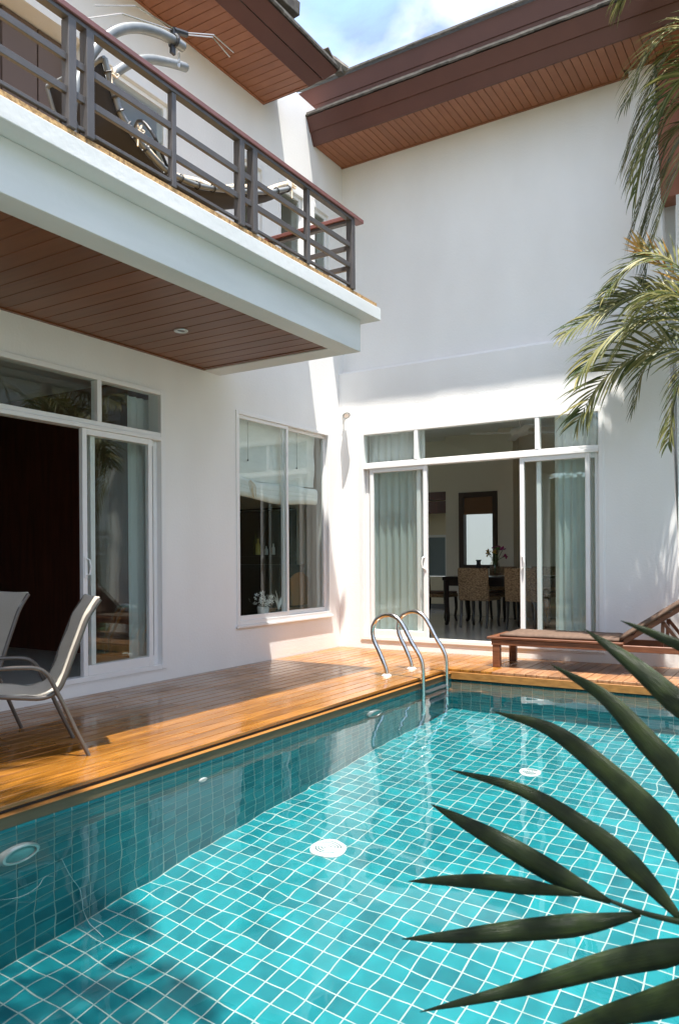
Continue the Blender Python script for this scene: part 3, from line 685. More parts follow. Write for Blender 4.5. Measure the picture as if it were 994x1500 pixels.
for k in range(5): mb.tube(cr_spline([(-.11, -1.66, 1.98), (-.10, -1.70+.03*k, 1.95-.01*k), (-.10, -1.66+.015*k, 1.84-.02*k), (-.105, -1.64, 1.93)], 8), .003, 4)
mb.build('cord_bundle', 'cream', bl)

# ------------------------------------------------------------------ kitchen behind the window
sh = thing('kitchen_cupboard', (-2, 0, .115), label='dark kitchen cupboard with an open bottle shelf behind the window', cat='cupboard')
MB().box(-3.38, -.25, .116, -.75, .27, 1.0).build('base', 'darkwood', sh)
MB().box(-3.38, -.27, 1.0005, -.73, .27, 1.04).build('worktop', 'black', sh)
b = MB(); b.box(-3.38, -.02, 1.15, -.85, .25, 1.172); b.box(-3.38, -.02, 1.78, -.85, .25, 1.80); b.box(-3.38, .251, 1.04, -.85, .272, 1.8); b.build('shelf', 'darkwood', sh)
def bottle(x, y, z, h, r, mt, label):
    return MB().lathe([(r, 0), (r, h*.55), (r*.9, h*.64), (r*.36, h*.76), (r*.34, h*.97), (r*.42, h*.97), (r*.42, h)], (x, y, z), 12).build('bottle', mt, smooth=40, label=label, cat='bottle', group='bottles on the kitchen shelf')
M['bottle_green'] = pmat('olive_bottle', (.10, .10, .03), .15); M['bottle_yellow'] = pmat('yellow_label_bottle', (.45, .38, .08), .4); M['bottle_white'] = pmat('white_bottle', (.6, .6, .55), .4)
bottle(-1.42, .1, 1.173, .30, .04, 'bottle_green', 'tall olive bottle on the shelf behind the left window pane')
bottle(-1.35, .06, 1.173, .22, .036, 'bottle_yellow', 'bottle with a yellow label beside the tall olive bottle')
bottle(-1.24, .1, 1.173, .12, .026, 'bottle_white', 'short white bottle between the yellow one and the slim one')
bottle(-1.12, .1, 1.173, .15, .024, 'bottle_white', 'slim white bottle nearest the window mullion')
# white flowers on the inner sill
fp = thing('flower_pot', (-.32, -1.19, .46), label='white flowers in a pale pot inside the window', cat='plant')
st = MB().box(-.42, -2.0, .40, -.205, -.27, .452).build('window_ledge', 'beige_wall', villa)
MB().lathe([(.05, 0), (.062, .02), (.072, .10), (.066, .105), (.06, .095)], (-.31, -1.19, .453), 16).build('pot', 'ceramic', fp, smooth=40)
r2 = random.Random(5); mb = MB()
for k in range(46):
    c = V((-.31+r2.gauss(0, .045), -1.19+r2.gauss(0, .06), .64+r2.gauss(0, .035)))
    n = V((r2.gauss(.6, .6), r2.gauss(0, .7), r2.gauss(.5, .5))).normalized(); a = n.orthogonal().normalized(); b_ = n.cross(a)
    for q in range(5):
        t = q*1.2566; d = a*math.cos(t)+b_*math.sin(t); e = a*math.cos(t+.6)+b_*math.sin(t+.6)
        mb.quad(c, c+d*.02+n*.004, c+(d+e)*.017+n*.008, c+e*.02+n*.004)
mb.build('blossom', 'petal_white', fp, recalc=False)
mb = MB()
for k in range(7): mb.tube([(-.31, -1.19, .54), (-.31+r2.gauss(0, .03), -1.19+r2.gauss(0, .04), .62)], .003, 4)
mb.build('stem', 'leaf_small', fp)
ap = thing('air_plant', (-.3, -.89, .46), label='spiky grey green plant inside the window beside the mullion', cat='plant')
MB().lathe([(.03, 0), (.04, .02), (.035, .06)], (-.31, -.89, .453), 12).build('pot', 'black', ap, smooth=40)
for k in range(7):
    t = -1.2+k*.4; l = .15+.05*(k % 3)
    MB().tube(cr_spline([(-.31, -.89, .51), (-.30, -.89+math.sin(t)*l*.4, .51+l*.6), (-.29, -.89+math.sin(t)*l*.9, .51+l*.95)], 6), [.008, .008, .007, .006, .005, .003, .001], 5).build('leaf', 'blind', ap, smooth=60)
kc = thing('kitchen_chair', (-.55, -.15, .115), label='rounded honey wood chair inside the room behind the window', cat='chair')
mb = MB(); prof = [(-.5, -.36+.40*s, .86+.085*math.sin(math.pi*s)) for s in [i/10 for i in range(11)]]
mb.prism([(-.5, -.33, .52)]+prof+[(-.5, .01, .52)], (-.025, 0, 0)); mb.build('backrest', 'chairwood', kc, smooth=30)
MB().box(-.9, -.37, .44, -.48, .05, .48).build('seat', 'chairwood', kc, bevel=.01)
for x in (-.87, -.51):
    for y in (-.34, .02): MB().tube([(x, y, .44), (x, y, .116)], [.018, .014], 8).build('leg', 'chairwood', kc)

# ------------------------------------------------------------------ living room furniture seen through the open door
cb = thing('cabinet', (-4.7, -5, .115), label='tall red brown wood cabinet deep in the dark living room', cat='cabinet')
MB().box(-5.19, -8.0, .116, -4.55, -3.0, 2.6).build('carcass', 'redwood', cb)
for k in range(6):
    y = -7.9+.8*k
    MB().box(-4.549, y, 1.06, -4.525, y+.78, 2.55).build('door_panel', 'redwood', cb, bevel=.006)
    MB().box(-4.549, y, .16, -4.525, y+.78, 1.0).build('door_panel', 'redwood', cb, bevel=.006)
    MB().box(-4.524, y+.71, .6, -4.505, y+.725, .9).build('handle', 'steel_rough', cb)
bgx = thing('bag', (-1.7, -4.35, .115), label='dark bag lying on the floor inside the open living room door', cat='bag')
mb = MB(); mb.lathe([(.12, 0), (.2, .02), (.22, .16), (.17, .34), (.08, .40)], (-1.75, -4.25, .116), 14); mb.build('body', 'black', bgx, smooth=50)
MB().tube(cr_spline([(-1.7, -4.3, .48), (-1.66, -4.32, .62), (-1.75, -4.2, .66), (-1.8, -4.2, .49)], 10), .012, 6).build('strap', 'black', bgx)
ld = thing('desk_lamp', (-2.9, -5.0, .115), label='small steel reading lamp in the dark living room', cat='lamp')
MB().lathe([(.12, 0), (.12, .02), (.012, .03), (.012, 1.5)], (-2.9, -4.85, .116), 12).build('stand', 'steel_rough', ld, smooth=30)
MB().lathe([(.03, 0), (.09, .12)], (-2.83, -4.83, 1.62), 12, (.5, .2, -1)).build('shade', 'steel_rough', ld, smooth=30)

# ------------------------------------------------------------------ dining set
def dining_chair():
    t = thing('dining_chair', (0, 0, 0))          # sits facing +y, origin at floor under the seat
    mb = MB(); mb.prism([(-.225, -.26, .385), (-.225, -.21, .385), (-.225, -.255, .85), (-.225, -.305, .85)], (.45, 0, 0)); mb.build('backrest', 'rattan', t, bevel=.014)
    mb = MB().box(-.225, -.22, .385, .225, .25, .44); mb.build('seat_apron', 'rattan', t, bevel=.012)
    MB().box(-.215, -.2, .441, .215, .24, .475).build('seat_pad', 'lounger_cushion', t, bevel=.014)
    for x in (-.195, .195):
        MB().tube([(x, -.225, .386), (x, -.235, .2), (x, -.275, 0)], [.024, .021, .016], 6).build('leg', 'darkwood', t)
        MB().tube(cr_spline([(x, .215, .386), (x, .225, .2), (x, .205, .08), (x, .235, 0)], 6), [.026, .026, .024, .022, .02, .018, .016], 6).build('leg', 'darkwood', t)
    return t
c0 = dining_chair()
GR = 'dining chairs round the table'
for i, (x, y, r, lab) in enumerate((
    (1.03, 2.17, 0, 'woven rattan chair in the middle of the open doorway, its back to the pool'),
    (1.715, 2.17, 0, 'woven rattan chair half behind the right door leaf, its back to the pool'),
    (.10, 2.75, -math.pi/2, 'chair at the head of the table beside the green curtain'),
    (.86, 3.32, math.pi, 'chair on the far side of the dining table, legs showing behind the doorway chair'),
    (1.55, 3.32, math.pi, 'chair on the far side of the dining table, nearest the right door leaf'))):
    c = c0 if i == 0 else copy_tree(c0)
    c.location = (x, y, .119); c.rotation_euler = (0, 0, r); tag(c, lab, 'chair', GR)
tb = thing('dining_table', (1.4, 2.6, .119), label='long dark dining table set behind the open door', cat='table')
MB().box(.43, 2.18, .78, 2.6, 3.08, .835).build('tabletop', 'darkwood', tb, bevel=.004)
b = MB(); b.box(.47, 2.22, .70, 2.56, 2.245, .7795); b.box(.47, 3.015, .70, 2.56, 3.04, .7795); b.build('apron', 'darkwood', tb)
for x in (.475, 2.555):
    for y in (2.23, 3.03):
        MB().tube(cr_spline([(x, y, .779), (x, y, .45), (x+(.02 if x < 1 else -.02), y, .2), (x-(.01 if x < 1 else -.01), y, .12)], 7), [.045, .045, .044, .042, .038, .034, .03, .026], 4).build('leg', 'darkwood', tb)
MB().lathe([(.035, 0), (.062, .03), (.068, .09), (.045, .15), (.03, .185), (.032, .22), (.045, .245), (.038, .243), (.026, .2)], (.83, 2.62, .836), 18).build('vase', 'black', smooth=50, label='small black vase with a flared neck on the dining table', cat='vase')
vs = thing('flower_vase', (1.13, 2.5, .836), label='clear glass vase with magenta and mustard flowers on the dining table', cat='vase')
MB().lathe([(.05, 0), (.075, .05), (.082, .13), (.06, .2), (.045, .225), (.056, .25)], (1.13, 2.5, .836), 18).build('glass_body', 'vaseglass', vs, smooth=50)
r2 = random.Random(11)
for k in range(9):
    tp = V((1.13+r2.uniform(-.13, .15), 2.5+r2.uniform(-.08, .08), 1.16+r2.uniform(-.03, .11)))
    MB().tube(cr_spline([(1.13, 2.5, .87), (1.13+(tp.x-1.13)*.25, 2.5, 1.06), tp], 6), .004, 4).build('stem', 'leaf_small', vs)
    mb = MB()
    for q in range(7):
        n = V((r2.gauss(0, 1), r2.gauss(-.4, 1), r2.gauss(.3, .8))).normalized(); a = n.orthogonal().normalized(); b_ = n.cross(a)
        mb.quad(tp, tp+n*.03+a*.016, tp+n*.055, tp+n*.03-a*.016+b_*.006)
    mb.build('blossom', ('petal_pink', 'petal_yellow', 'petal_pink', 'leaf_small', 'petal_yellow')[k % 5], vs, recalc=False)
for k, (x, y, lab) in enumerate(((1.36, 2.36, 'white plate on the dining table between the two rattan chairs'), (1.95, 2.42, 'white plate on the dining table behind the right door leaf'))):
    MB().lathe([(.06, 0), (.13, .012), (.135, .018), (.06, .008)], (x, y, .836), 20).build('plate', 'ceramic', smooth=50, label=lab, cat='plate', group='plates on the dining table')
MB().lathe([(.035, 0), (.04, .07), (.037, .075)], (.99, 2.32, .836), 14).build('cup', 'vaseglass', smooth=50, label='small clear tumbler beside the flower vase', cat='cup')
MB().lathe([(.05, 0), (.09, .03), (.10, .07), (.03, .12), (.012, .15)], (1.62, 2.6, .836), 16).build('bowl', 'ceramic', smooth=50, label='pale covered bowl on the table behind the right rattan chair', cat='bowl')
fn = thing('ceiling_fan', (1.65, 2.1, 3.25), label='white ceiling fan behind the transom glass of the dining door', cat='fan')
MB().lathe([(.012, 0), (.012, .33)], (1.65, 2.1, 2.92), 8).build('rod', 'whiteplastic', fn)
MB().lathe([(.05, 0), (.12, .02), (.13, .07), (.11, .1), (.03, .12)], (1.65, 2.1, 2.80), 18).build('motor', 'whiteplastic', fn, smooth=40)
for k in range(4):
    a = .5+k*math.pi/2; d = V((math.cos(a), math.sin(a), 0)); MB().bar(V((1.65, 2.1, 2.85))+d*.12, V((1.65, 2.1, 2.84))+d*.68, .12, .008).build('blade', 'whiteplastic', fn)

# ------------------------------------------------------------------ pool fittings
def pool_light(y, label, z=-.44):
    t = thing('pool_light', (XP0+.001, y, z), label=label, cat='light', group='underwater pool lights')
    o1 = MB().lathe([(.108, 0), (.108, .02), (.096, .034), (.082, .034), (.079, .02)], (XP0+.001, y, z), 28, (1, 0, 0)).build('bezel', 'bezel', t, smooth=30)
    o2 = MB().lathe([(.078, 0), (.078, .024), (.045, .034), (.001, .036)], (XP0+.002, y, z), 24, (1, 0, 0)).build('lens', 'lens', t, smooth=60)
    for o in (o1, o2): o.cycles.is_caustics_receiver = True
M['bezel'] = pmat('dull_steel_ring', (.55, .56, .55), .35, metal=.5)
M['lens'] = pmat('pale_lamp_lens', (.12, .42, .42), .3)
pool_light(-6.09, 'round steel rimmed pool light nearest the photographer on the shaded wall')
pool_light(-2.75, 'round steel rimmed pool light nearer the ladder', -.36)
o = MB().lathe([(.035, 0), (.035, .008), (.02, .014), (.012, .012)], (XP0+.001, -4.83, -.42), 18, (1, 0, 0)).build('water_inlet', 'whiteplastic', smooth=30, label='small white water inlet on the shaded pool wall', cat='inlet'); o.cycles.is_caustics_receiver = True
def drain(x, y, label, k=1):
    t = thing('floor_drain', (x, y, ZF), label=label, cat='drain', group='floor drains in the pool')
    os_ = [MB().lathe([(.115*k, 0), (.115*k, .010), (.10*k, .018), (.085*k, .018)], (x, y, ZF+.001), 28).build('rim', 'whiteplastic', t, smooth=30)]
    for r in (.022*k, .042*k, .062*k, .08*k):
        mb = MB()
        for s in (0, 1):
            a0 = .35+math.pi*s; n = 14
            P = [V((x+r*math.cos(a0+(math.pi-.7)*i/n), y+r*math.sin(a0+(math.pi-.7)*i/n), ZF+.0190)) for i in range(n+1)]
            mb.tube(P, .0042, 4)
        os_.append(mb.build('slot', 'slot', t))
    for o in os_: o.cycles.is_caustics_receiver = True
M['slot'] = pmat('dark_drain_slot', (.05, .16, .17), .7)
drain(2.652, -4.43, 'white slotted floor drain nearest the middle of the pool'); drain(3.304, -2.63, 'white floor drain further off towards the lounger', .68)
o = MB().tube(cr_spline([(2.03, -5.85, -.72), (2.032, -5.80, -.95), (2.03, -5.75, -1.15), (2.034, -5.73, -1.36), (2.06, -5.72, -1.478), (2.2, -5.745, -1.485)], 30), .0018, 5).build('cord', 'whiteplastic', smooth=60, label='thin white cord hanging down the shaded pool wall', cat='cord'); o.cycles.is_caustics_receiver = True
o = MB().tube(cr_spline([(2.028, -6.2, -.86), (2.03, -6.08, -.93), (2.03, -5.99, -.9), (2.03, -5.95, -.83), (2.03, -5.9, -.87)], 20), .0014, 5).build('cord', 'whiteplastic', smooth=60, label='thin curled white thread on the pool wall below the near light', cat='cord'); o.cycles.is_caustics_receiver = True
la = thing('pool_ladder', (1.85, -1.62, 0), label='stainless steel pool ladder with two looped handrails on the deck corner', cat='ladder')
for y in (-1.89, -1.362):
    P = [(1.69, -.02), (1.675, .08), (1.612, .22), (1.552, .335), (1.536, .43), (1.578, .525), (1.664, .574), (1.755, .575), (1.832, .53), (1.89, .445), (1.955, .33), (2.028, .22), (2.06, .13), (2.066, .0), (2.068, -.3), (2.068, -1.1)]
    r_ = MB().tube([p for p in cr_spline([(a, y, b_) for a, b_ in P], 90)], .0205, 12).build('handrail', 'steel', la, smooth=60)
    r_.cycles.is_caustics_receiver = True
    MB().lathe([(.046, 0), (.046, .006), (.034, .014), (.022, .02)], (1.688, y, .001), 20).build('flange', 'whiteplastic', la, smooth=30)
for z in (-.17, -.43, -.69):
    mb = MB(); mb.box(2.04, -1.868, z-.012, 2.12, -1.384, z+.012); o = mb.build('step', 'steel_rough', la, bevel=.006); o.cycles.is_caustics_receiver = True
    o2 = MB()
    for k in range(3): o2.box(2.05+.025*k, -1.86, z+.0125, 2.062+.025*k, -1.39, z+.017)
    o2.build('grip', 'whiteplastic', o)

# ------------------------------------------------------------------ patio chairs
def patio_chair():
    t = thing('patio_chair', (0, 0, 0)); W = .49
    # local: +x = forwards, y from 0 (near side) to W, z up; rear foot of near side at origin
    leg = [(0, 0), (.075, .163), (.13, .292), (.17, .377), (.20, .444), (.228, .487), (.275, .517), (.36, .527), (.50, .527), (.58, .51), (.62, .46), (.635, .36), (.65, .2), (.66, 0)]
    for y in (0, W):
        P = cr_spline([(a, y, b_) for a, b_ in leg], 60)
        MB().tube(P, .0125, 10).build('leg_and_arm', 'chairframe', t, smooth=60)
    sl_ = [(-.075, .89), (-.045, .85), (.0, .776), (.04, .673), (.079, .57), (.117, .465), (.15, .395), (.195, .358), (.26, .345), (.36, .357), (.52, .378), (.60, .375), (.63, .35)]
    for y in (.03, W-.03):
        P = cr_spline([(a, y, b_) for a, b_ in sl_], 50)
        MB().tube(P, .014, 8).build('side_rail', 'chairframe', t, smooth=60)
    P = cr_spline([(a, 0, b_) for a, b_ in sl_], 48); R = []
    for i, p in enumerate(P):
        row = []
        for j in range(13):
            s = j/12; sag = math.sin(math.pi*s); q = i/48
            nx = V((1, 0, .35)) if q < .45 else V((.2, 0, 1))
            d = nx.normalized()*(-.014*sag+.0035*math.sin(i*.9+j*.7)*(abs(s-.5) > .3))
            row.append(p+V((0, .024+(W-.048)*s, .012))+d)
        R.append(row)
    mb = MB().grid(R); o = mb.build('sling', 'sling', t, smooth=80, recalc=False)
    md = o.modifiers.new('thick', 'SOLIDIFY'); md.thickness = .004
    for x, z in ((.165, .36), (.60, .36)): MB().tube([(x, .0, z), (x, W, z)], .011, 8).build('cross_tube', 'chairframe', t, smooth=60)
    return t
pc = patio_chair(); fd = V((-.49, -.87, 0)).normalized(); ang = math.atan2(fd.y, fd.x)
# local +y must point from the near rear foot towards (-.87,.49); mirror by turning: use x=fwd, y=left of fwd
lft = V((-fd.y, fd.x, 0))
pc2 = copy_tree(pc)
base = V((1.608, -5.328, .001))
pc.location = base if lft.dot(V((-.87, .49, 0))) > 0 else base+V((-.87, .49, 0))*.49*1.0
pc.rotation_euler = (0, 0, ang)
tag(pc, 'beige sling patio chair standing at the edge of the deck sunlight', 'chair', 'patio chairs on the deck')
pc2.location = (.16, -5.04, .001); pc2.rotation_euler = (0, 0, rad(-94)); tag(pc2, 'beige sling patio chair beside the open living room door', 'chair', 'patio chairs on the deck')

# ------------------------------------------------------------------ sun lounger
ln = thing('sun_lounger', (0, 0, 0), label='dark wooden sun lounger with brown cushion and raised back', cat='sun lounger')
W = .60; Lg = 2.0
MB().box(0, 0, .225, Lg, .03, .285).build('side_rail', 'lounger_wood', ln, bevel=.005)
MB().box(0, W-.03, .225, Lg, W, .285).build('side_rail', 'lounger_wood', ln, bevel=.005)
MB().box(-.045, -.01, .2855, 1.28, .05, .308).build('top_rail', 'lounger_wood', ln, bevel=.004)
MB().box(-.045, W-.05, .2855, 1.28, W+.01, .308).build('top_rail', 'lounger_wood', ln, bevel=.004)
MB().box(-.045, .051, .2855, .03, W-.051, .308).build('end_rail', 'lounger_wood', ln, bevel=.004)
MB().box(.0, .031, .225, .03, W-.031, .2845).build('end_rail', 'lounger_wood', ln, bevel=.004)
MB().box(Lg-.03, .031, .225, Lg, W-.031, .285).build('end_rail', 'lounger_wood', ln, bevel=.004)
for x in (.012, 1.86):
    for y in (.005, W-.065): MB().box(x, y, 0, x+.075, y+.06, .2245).build('leg', 'lounger_wood', ln, bevel=.004)
for k in range(11): MB().box(.05+.112*k, .052, .286, .14+.112*k, W-.052, .304).build('slat', 'lounger_wood', ln, bevel=.003)
def cushion(x0, x1, z0, h, mat4=None):
    mb = MB(); n = 16; T = []
    for j in range(9):
        T.append([V((x0+(x1-x0)*i/n, .035+(W-.07)*j/8, z0+h*(1-.5*max(abs(2*j/8-1)**6, abs(2*i/n-1)**10))+.003*math.sin(i*1.3)*math.cos(j))) for i in range(n+1)])
    Bm = [[V((p.x, p.y, z0)) for p in r] for r in T]
    if mat4: T = [[mat4 @ p for p in r] for r in T]; Bm = [[mat4 @ p for p in r] for r in Bm]
    mb.grid(T); mb.grid(Bm)
    for A, C_ in ((T[0], Bm[0]), (T[-1], Bm[-1]), ([r[0] for r in T], [r[0] for r in Bm]), ([r[-1] for r in T], [r[-1] for r in Bm])): mb.grid([A, C_])
    me_o = mb.build('cushion', 'lounger_cushion', ln, smooth=50); weld(me_o.data); return me_o
cushion(.08, 1.24, .309, .05)
HB = rad(34); Mh = Matrix.Translation((1.27, 0, .30)) @ Matrix.Rotation(-HB, 4, 'Y')
b = MB()
for y in (.06, W-.11):
    b.bar(Mh @ V((0, y+.025, 0)), Mh @ V((.8, y+.025, 0)), .05, .03, upv=Mh.to_3x3() @ V((0, 0, 1)))
b.build('back_frame', 'lounger_wood', ln)
for k in range(6):
    x = .06+.13*k; MB().bar(Mh @ V((x, .06, .022)), Mh @ V((x, W-.06, .022)), .085, .014, upv=Mh.to_3x3() @ V((0, 0, 1))).build('back_slat', 'lounger_wood', ln)
cushion(.0, .82, .031, .05, Mh)
for y in (.12, W-.12):
    MB().bar(V((1.60, y, .26)), Mh @ V((.40, y, -.02)), .03, .03).build('prop', 'lounger_wood', ln)
    MB().bar(V((1.80, y, .26)), Mh @ V((.40, y, -.02)), .03, .03).build('prop', 'lounger_wood', ln)
ln.location = (2.33, -.845, .002); ln.rotation_euler = (0, 0, rad(1.5))

# ------------------------------------------------------------------ wall lamps
wl = thing('wall_spotlight', (.13, 0, 2.95), label='small white spotlight on a black bracket in the corner above the dining door', cat='lamp')
MB().lathe([(.035, 0), (.035, .015), (.02, .02)], (.09, -.001, 2.965), 16, (0, -1, 0)).build('wall_plate', 'whiteplastic', wl, smooth=30)
mb = MB()
for k in range(3): mb.bar((.075+.012*k, -.03-.03*k, 2.99-.016*k), (.112+.012*k, -.025-.03*k, 2.998-.016*k), .012, .012)
mb.tube([(.09, -.015, 2.965), (.12, -.09, 2.96)], .011, 8); mb.build('bracket', 'black', wl)
MB().lathe([(.034, 0), (.042, .01), (.045, .12), (.052, .135), (.052, .145), (.04, .14)], (.12, -.08, 2.985), 18, (.55, -.45, -.62)).build('lamp_head', 'whiteplastic', wl, smooth=30)
MB().lathe([(.039, 0), (.03, .006)], V((.12, -.08, 2.985))+V((.55, -.45, -.62)).normalized()*.1405, 16, (.55, -.45, -.62)).build('lens', 'steel_rough', wl)

# ------------------------------------------------------------------ hanging chaise on the balcony
hm = thing('hanging_lounge_chair', (1.1, -4.3, 3.43), label='curved black sling lounge chair with cream cushion and grey tube stand on the balcony', cat='hammock chair')
rail = [(-4.869, 4.235), (-4.808, 4.116), (-4.779, 4.052), (-4.721, 4.0), (-4.649, 3.957), (-4.576, 3.92), (-4.385, 3.852), (-4.256, 3.848), (-4.094, 3.862), (-3.939, 3.897), (-3.771, 3.95), (-3.598, 4.01), (-3.343, 4.10), (-3.149, 4.18), (-3.024, 4.243), (-2.853, 4.332)]
top = [(-4.905, 4.33)]+rail
for x in (1.3, .74):
    MB().tube(cr_spline([(x, a, b_) for a, b_ in top], 60), .019, 8).build('side_tube', 'galv', hm, smooth=60)
for a, b_ in (top[0], top[-1]): MB().tube([(1.3, a, b_), (.74, a, b_)], .02, 8).build('end_tube', 'galv', hm, smooth=60)
P = cr_spline([(0, a, b_) for a, b_ in top], 40)
mb = MB().grid([[V((.765+.51*s, p.y, p.z-.035*math.sin(math.pi*s)-.012)) for s in [j/8 for j in range(9)]] for p in P]); o = mb.build('sling', 'black_sling', hm, smooth=80, recalc=False); md = o.modifiers.new('thick', 'SOLIDIFY'); md.thickness = .006
mb = MB().grid([[V((.77+.50*s, p.y, p.z+.034+.012*math.sin(math.pi*s)+.014*math.sin(i*.8+s*4))) for s in [j/8 for j in range(9)]] for i, p in enumerate(P[3:])]); o = mb.build('cushion', 'cream', hm, smooth=80, recalc=False); md = o.modifiers.new('thick', 'SOLIDIFY'); md.thickness = .04; md.offset = 0
Q = cr_spline([(1.3, a, b_) for a, b_ in top], 60)
for k in range(3, 60, 4):
    p = Q[k]; n = (Q[k+1]-Q[k-1]).normalized() if k < 59 else V((0, 1, 0))
    e1 = V((1, 0, 0)); e2 = n.cross(e1); MB().tube([p+(e1*math.cos(t)+e2*math.sin(t))*.027 for t in [i*math.pi/5 for i in range(10)]], .006, 4, closed=True).build('lacing', 'black', hm)
# cushion ties
for a, b_ in ((-4.64, 3.99), (-4.86, 4.25), (-2.87, 4.34)):
    mb = MB()
    for k in range(5): mb.tube(cr_spline([(1.33, a, b_), (1.345, a+.03*math.cos(k*1.3), b_+.03*math.sin(k*1.3)), (1.34, a+.02*math.cos(k*2.1), b_-.02), (1.33, a, b_)], 8), .006, 5)
    mb.tube([(1.33, a-.01, b_-.02), (1.335, a-.02, b_-.12)], .006, 5); mb.build('cushion_tie', 'cream', hm, smooth=60)
arc1 = [(1.3, -5.15, 3.45), (1.3, -5.17, 3.85), (1.3, -5.10, 4.123), (1.3, -5.006, 4.309), (1.3, -4.895, 4.47), (1.3, -4.763, 4.60), (1.3, -4.606, 4.70), (1.3, -4.442, 4.765), (1.3, -4.309, 4.796), (1.3, -4.185, 4.808)]
arc2 = [(.9, -4.83, 3.45), (.9, -4.84, 3.9), (.9, -4.78, 4.18), (.9, -4.70, 4.33), (.9, -4.60, 4.46), (.9, -4.47, 4.60), (.9, -4.318, 4.755), (.9, -4.148, 4.88), (.9, -3.97, 4.96), (.9, -3.82, 5.015), (.9, -3.727, 5.044)]
for a_ in (arc1, arc2): MB().tube(cr_spline(a_, 50), .034, 12).build('stand_tube', 'galv', hm, smooth=60)
MB().tube([(.85, -5.6, 3.455), (1.35, -5.0, 3.455)], .025, 8).build('stand_foot', 'galv', hm, smooth=60); MB().tube([(.6, -4.9, 3.455), (1.35, -4.9, 3.455)], .025, 8).build('stand_foot', 'galv', hm, smooth=60)
mb = MB()
for z0 in (0, .035, .07): mb.tube([V((1.26, -4.185+.008*math.cos(t), 4.765-z0+.02*math.sin(t))) for t in [i*math.pi/4 for i in range(8)]], .004, 4, closed=True)
mb.build('chain', 'steel_rough', hm)
MB().tube(cr_spline([(1.3, -4.35, 3.87), (1.32, -4.5, 4.02), (1.2, -4.52, 4.15), (1.0, -4.40, 4.12)], 10), .012, 6).build('arm_tube', 'black', hm)
rk = thing('clamped_drying_rods', (1.3, -4.27, 4.8), label='thin steel rods clamped to the grey tube stand above the balcony rail', cat='rod rack')
mb = MB(); mb.tube([V((1.3+.042*math.sin(t), -4.275, 4.80+.042*math.cos(t))) for t in [i*math.pi/6 for i in range(12)]], .012, 6, closed=True); mb.box(1.285, -4.30, 4.83, 1.315, -4.255, 4.88); mb.box(1.29, -4.31, 4.70, 1.31, -4.27, 4.76); mb.tube([(1.3, -4.28, 4.875), (1.3, -4.15, 4.92)], .022, 8); mb.build('clamp', 'black', rk)
for P in ([(1.3, -5.084, 4.477), (1.3, -4.762, 4.704), (1.3, -4.274, 4.874)], [(1.32, -5.004, 4.602), (1.32, -4.66, 4.81), (1.31, -4.274, 4.878)], [(1.3, -4.15, 4.932), (1.3, -3.85, 5.089), (1.3, -3.617, 5.085)], [(1.29, -4.15, 4.921), (1.29, -3.85, 5.074), (1.29, -3.651, 5.035)]):
    MB().tube(P, .0045, 5).build('rod', 'steel', rk)

# ------------------------------------------------------------------ palms
def frond(parent, R, lmax, n, mt, seed, droop=.35, wid=.018, ang=50, name='frond', rr=.012, tw=0, fan=1.0):
    rn = random.Random(seed); P = cr_spline(R, 40); mb = MB()
    mb.tube(P, [rr*(1-.8*i/40) for i in range(41)], 5)
    for k in range(n):
        t = .16+.83*k/(n-1); i = t*40; a = min(int(i), 39); p = P[a].lerp(P[a+1], i-a); T = (P[a+1]-P[a]).normalized()
        sd = T.cross(V((0, 0, 1)))
        sd = (sd if sd.length > .15 else T.cross(V((0, 1, .2)))).normalized()
        un = sd.cross(T).normalized()
        if tw: sd, un = sd*math.cos(tw)+un*math.sin(tw), un*math.cos(tw)-sd*math.sin(tw)
        for s in (-1, 1):
            l = lmax*(.45+.75*math.sin(math.pi*min(1, .18+t*.72)))*.8*rn.uniform(.85, 1.1)*(1 if t < .9 else .8)
            aa = rad(ang*(1-.45*t)+rn.uniform(-9, 9)); d = (sd*s*math.sin(aa)*fan+T*math.cos(aa)+un*rn.uniform(.05, .35)).normalized()
            q = p.copy(); pts = [q.copy()]; dd = d.copy()
            for st in range(4): dd = (dd+V((0, 0, -droop*.42*(st+1)/2*rn.uniform(.7, 1.2)))).normalized(); q = q+dd*(l/4); pts.append(q.copy())
            wv = [.35, 1, .9, .55, .04]; b = len(mb.v)
            for st, q in enumerate(pts):
                e = (pts[min(st+1, 4)]-pts[max(st-1, 0)]).normalized(); wd = e.cross(un)
                wd = (wd if wd.length > .1 else e.cross(T)).normalized(); nn = wd.cross(e)
                ww = wid*wv[st]; mb.v += [tuple(q-wd*ww+nn*ww*.35), tuple(q), tuple(q+wd*ww+nn*ww*.35)]
            for st in range(4):
                c = b+st*3; mb._f(c, c+1, c+4, c+3); mb._f(c+1, c+2, c+5, c+4)
    return mb.build(name, mt, parent, recalc=False, smooth=70)
def trunk(parent, a, b_, r0, r1):
    a, b_ = V(a), V(b_); L = 30; mb = MB()
    mb.tube([a.lerp(b_, i/L)+V((.06*math.sin(i*.12), .05*math.sin(i*.1+1), 0)) for i in range(L+1)], [(r0+(r1-r0)*i/L)*(1+.05*(i % 2)) for i in range(L+1)], 12); return mb.build('trunk', 'trunk', parent, smooth=50)
def arch(c, az, length, rise, fall):
    c = V(c); d = V((math.cos(az), math.sin(az), 0))
    return [c, c+d*length*.3+V((0, 0, rise*.8)), c+d*length*.62+V((0, 0, rise)), c+d*length*.86+V((0, 0, rise*.55-fall*.4)), c+d*length+V((0, 0, rise*.1-fall))]
pa = thing('palm_tree', (4.62, -.72, -.12), label='low palm beside the lounger, its fronds drooping across the dining door corner', cat='palm tree', group='palms beside the white wall')
trunk(pa, (4.62, -.72, -.15), (4.5, -.7, 3.0), .09, .06)
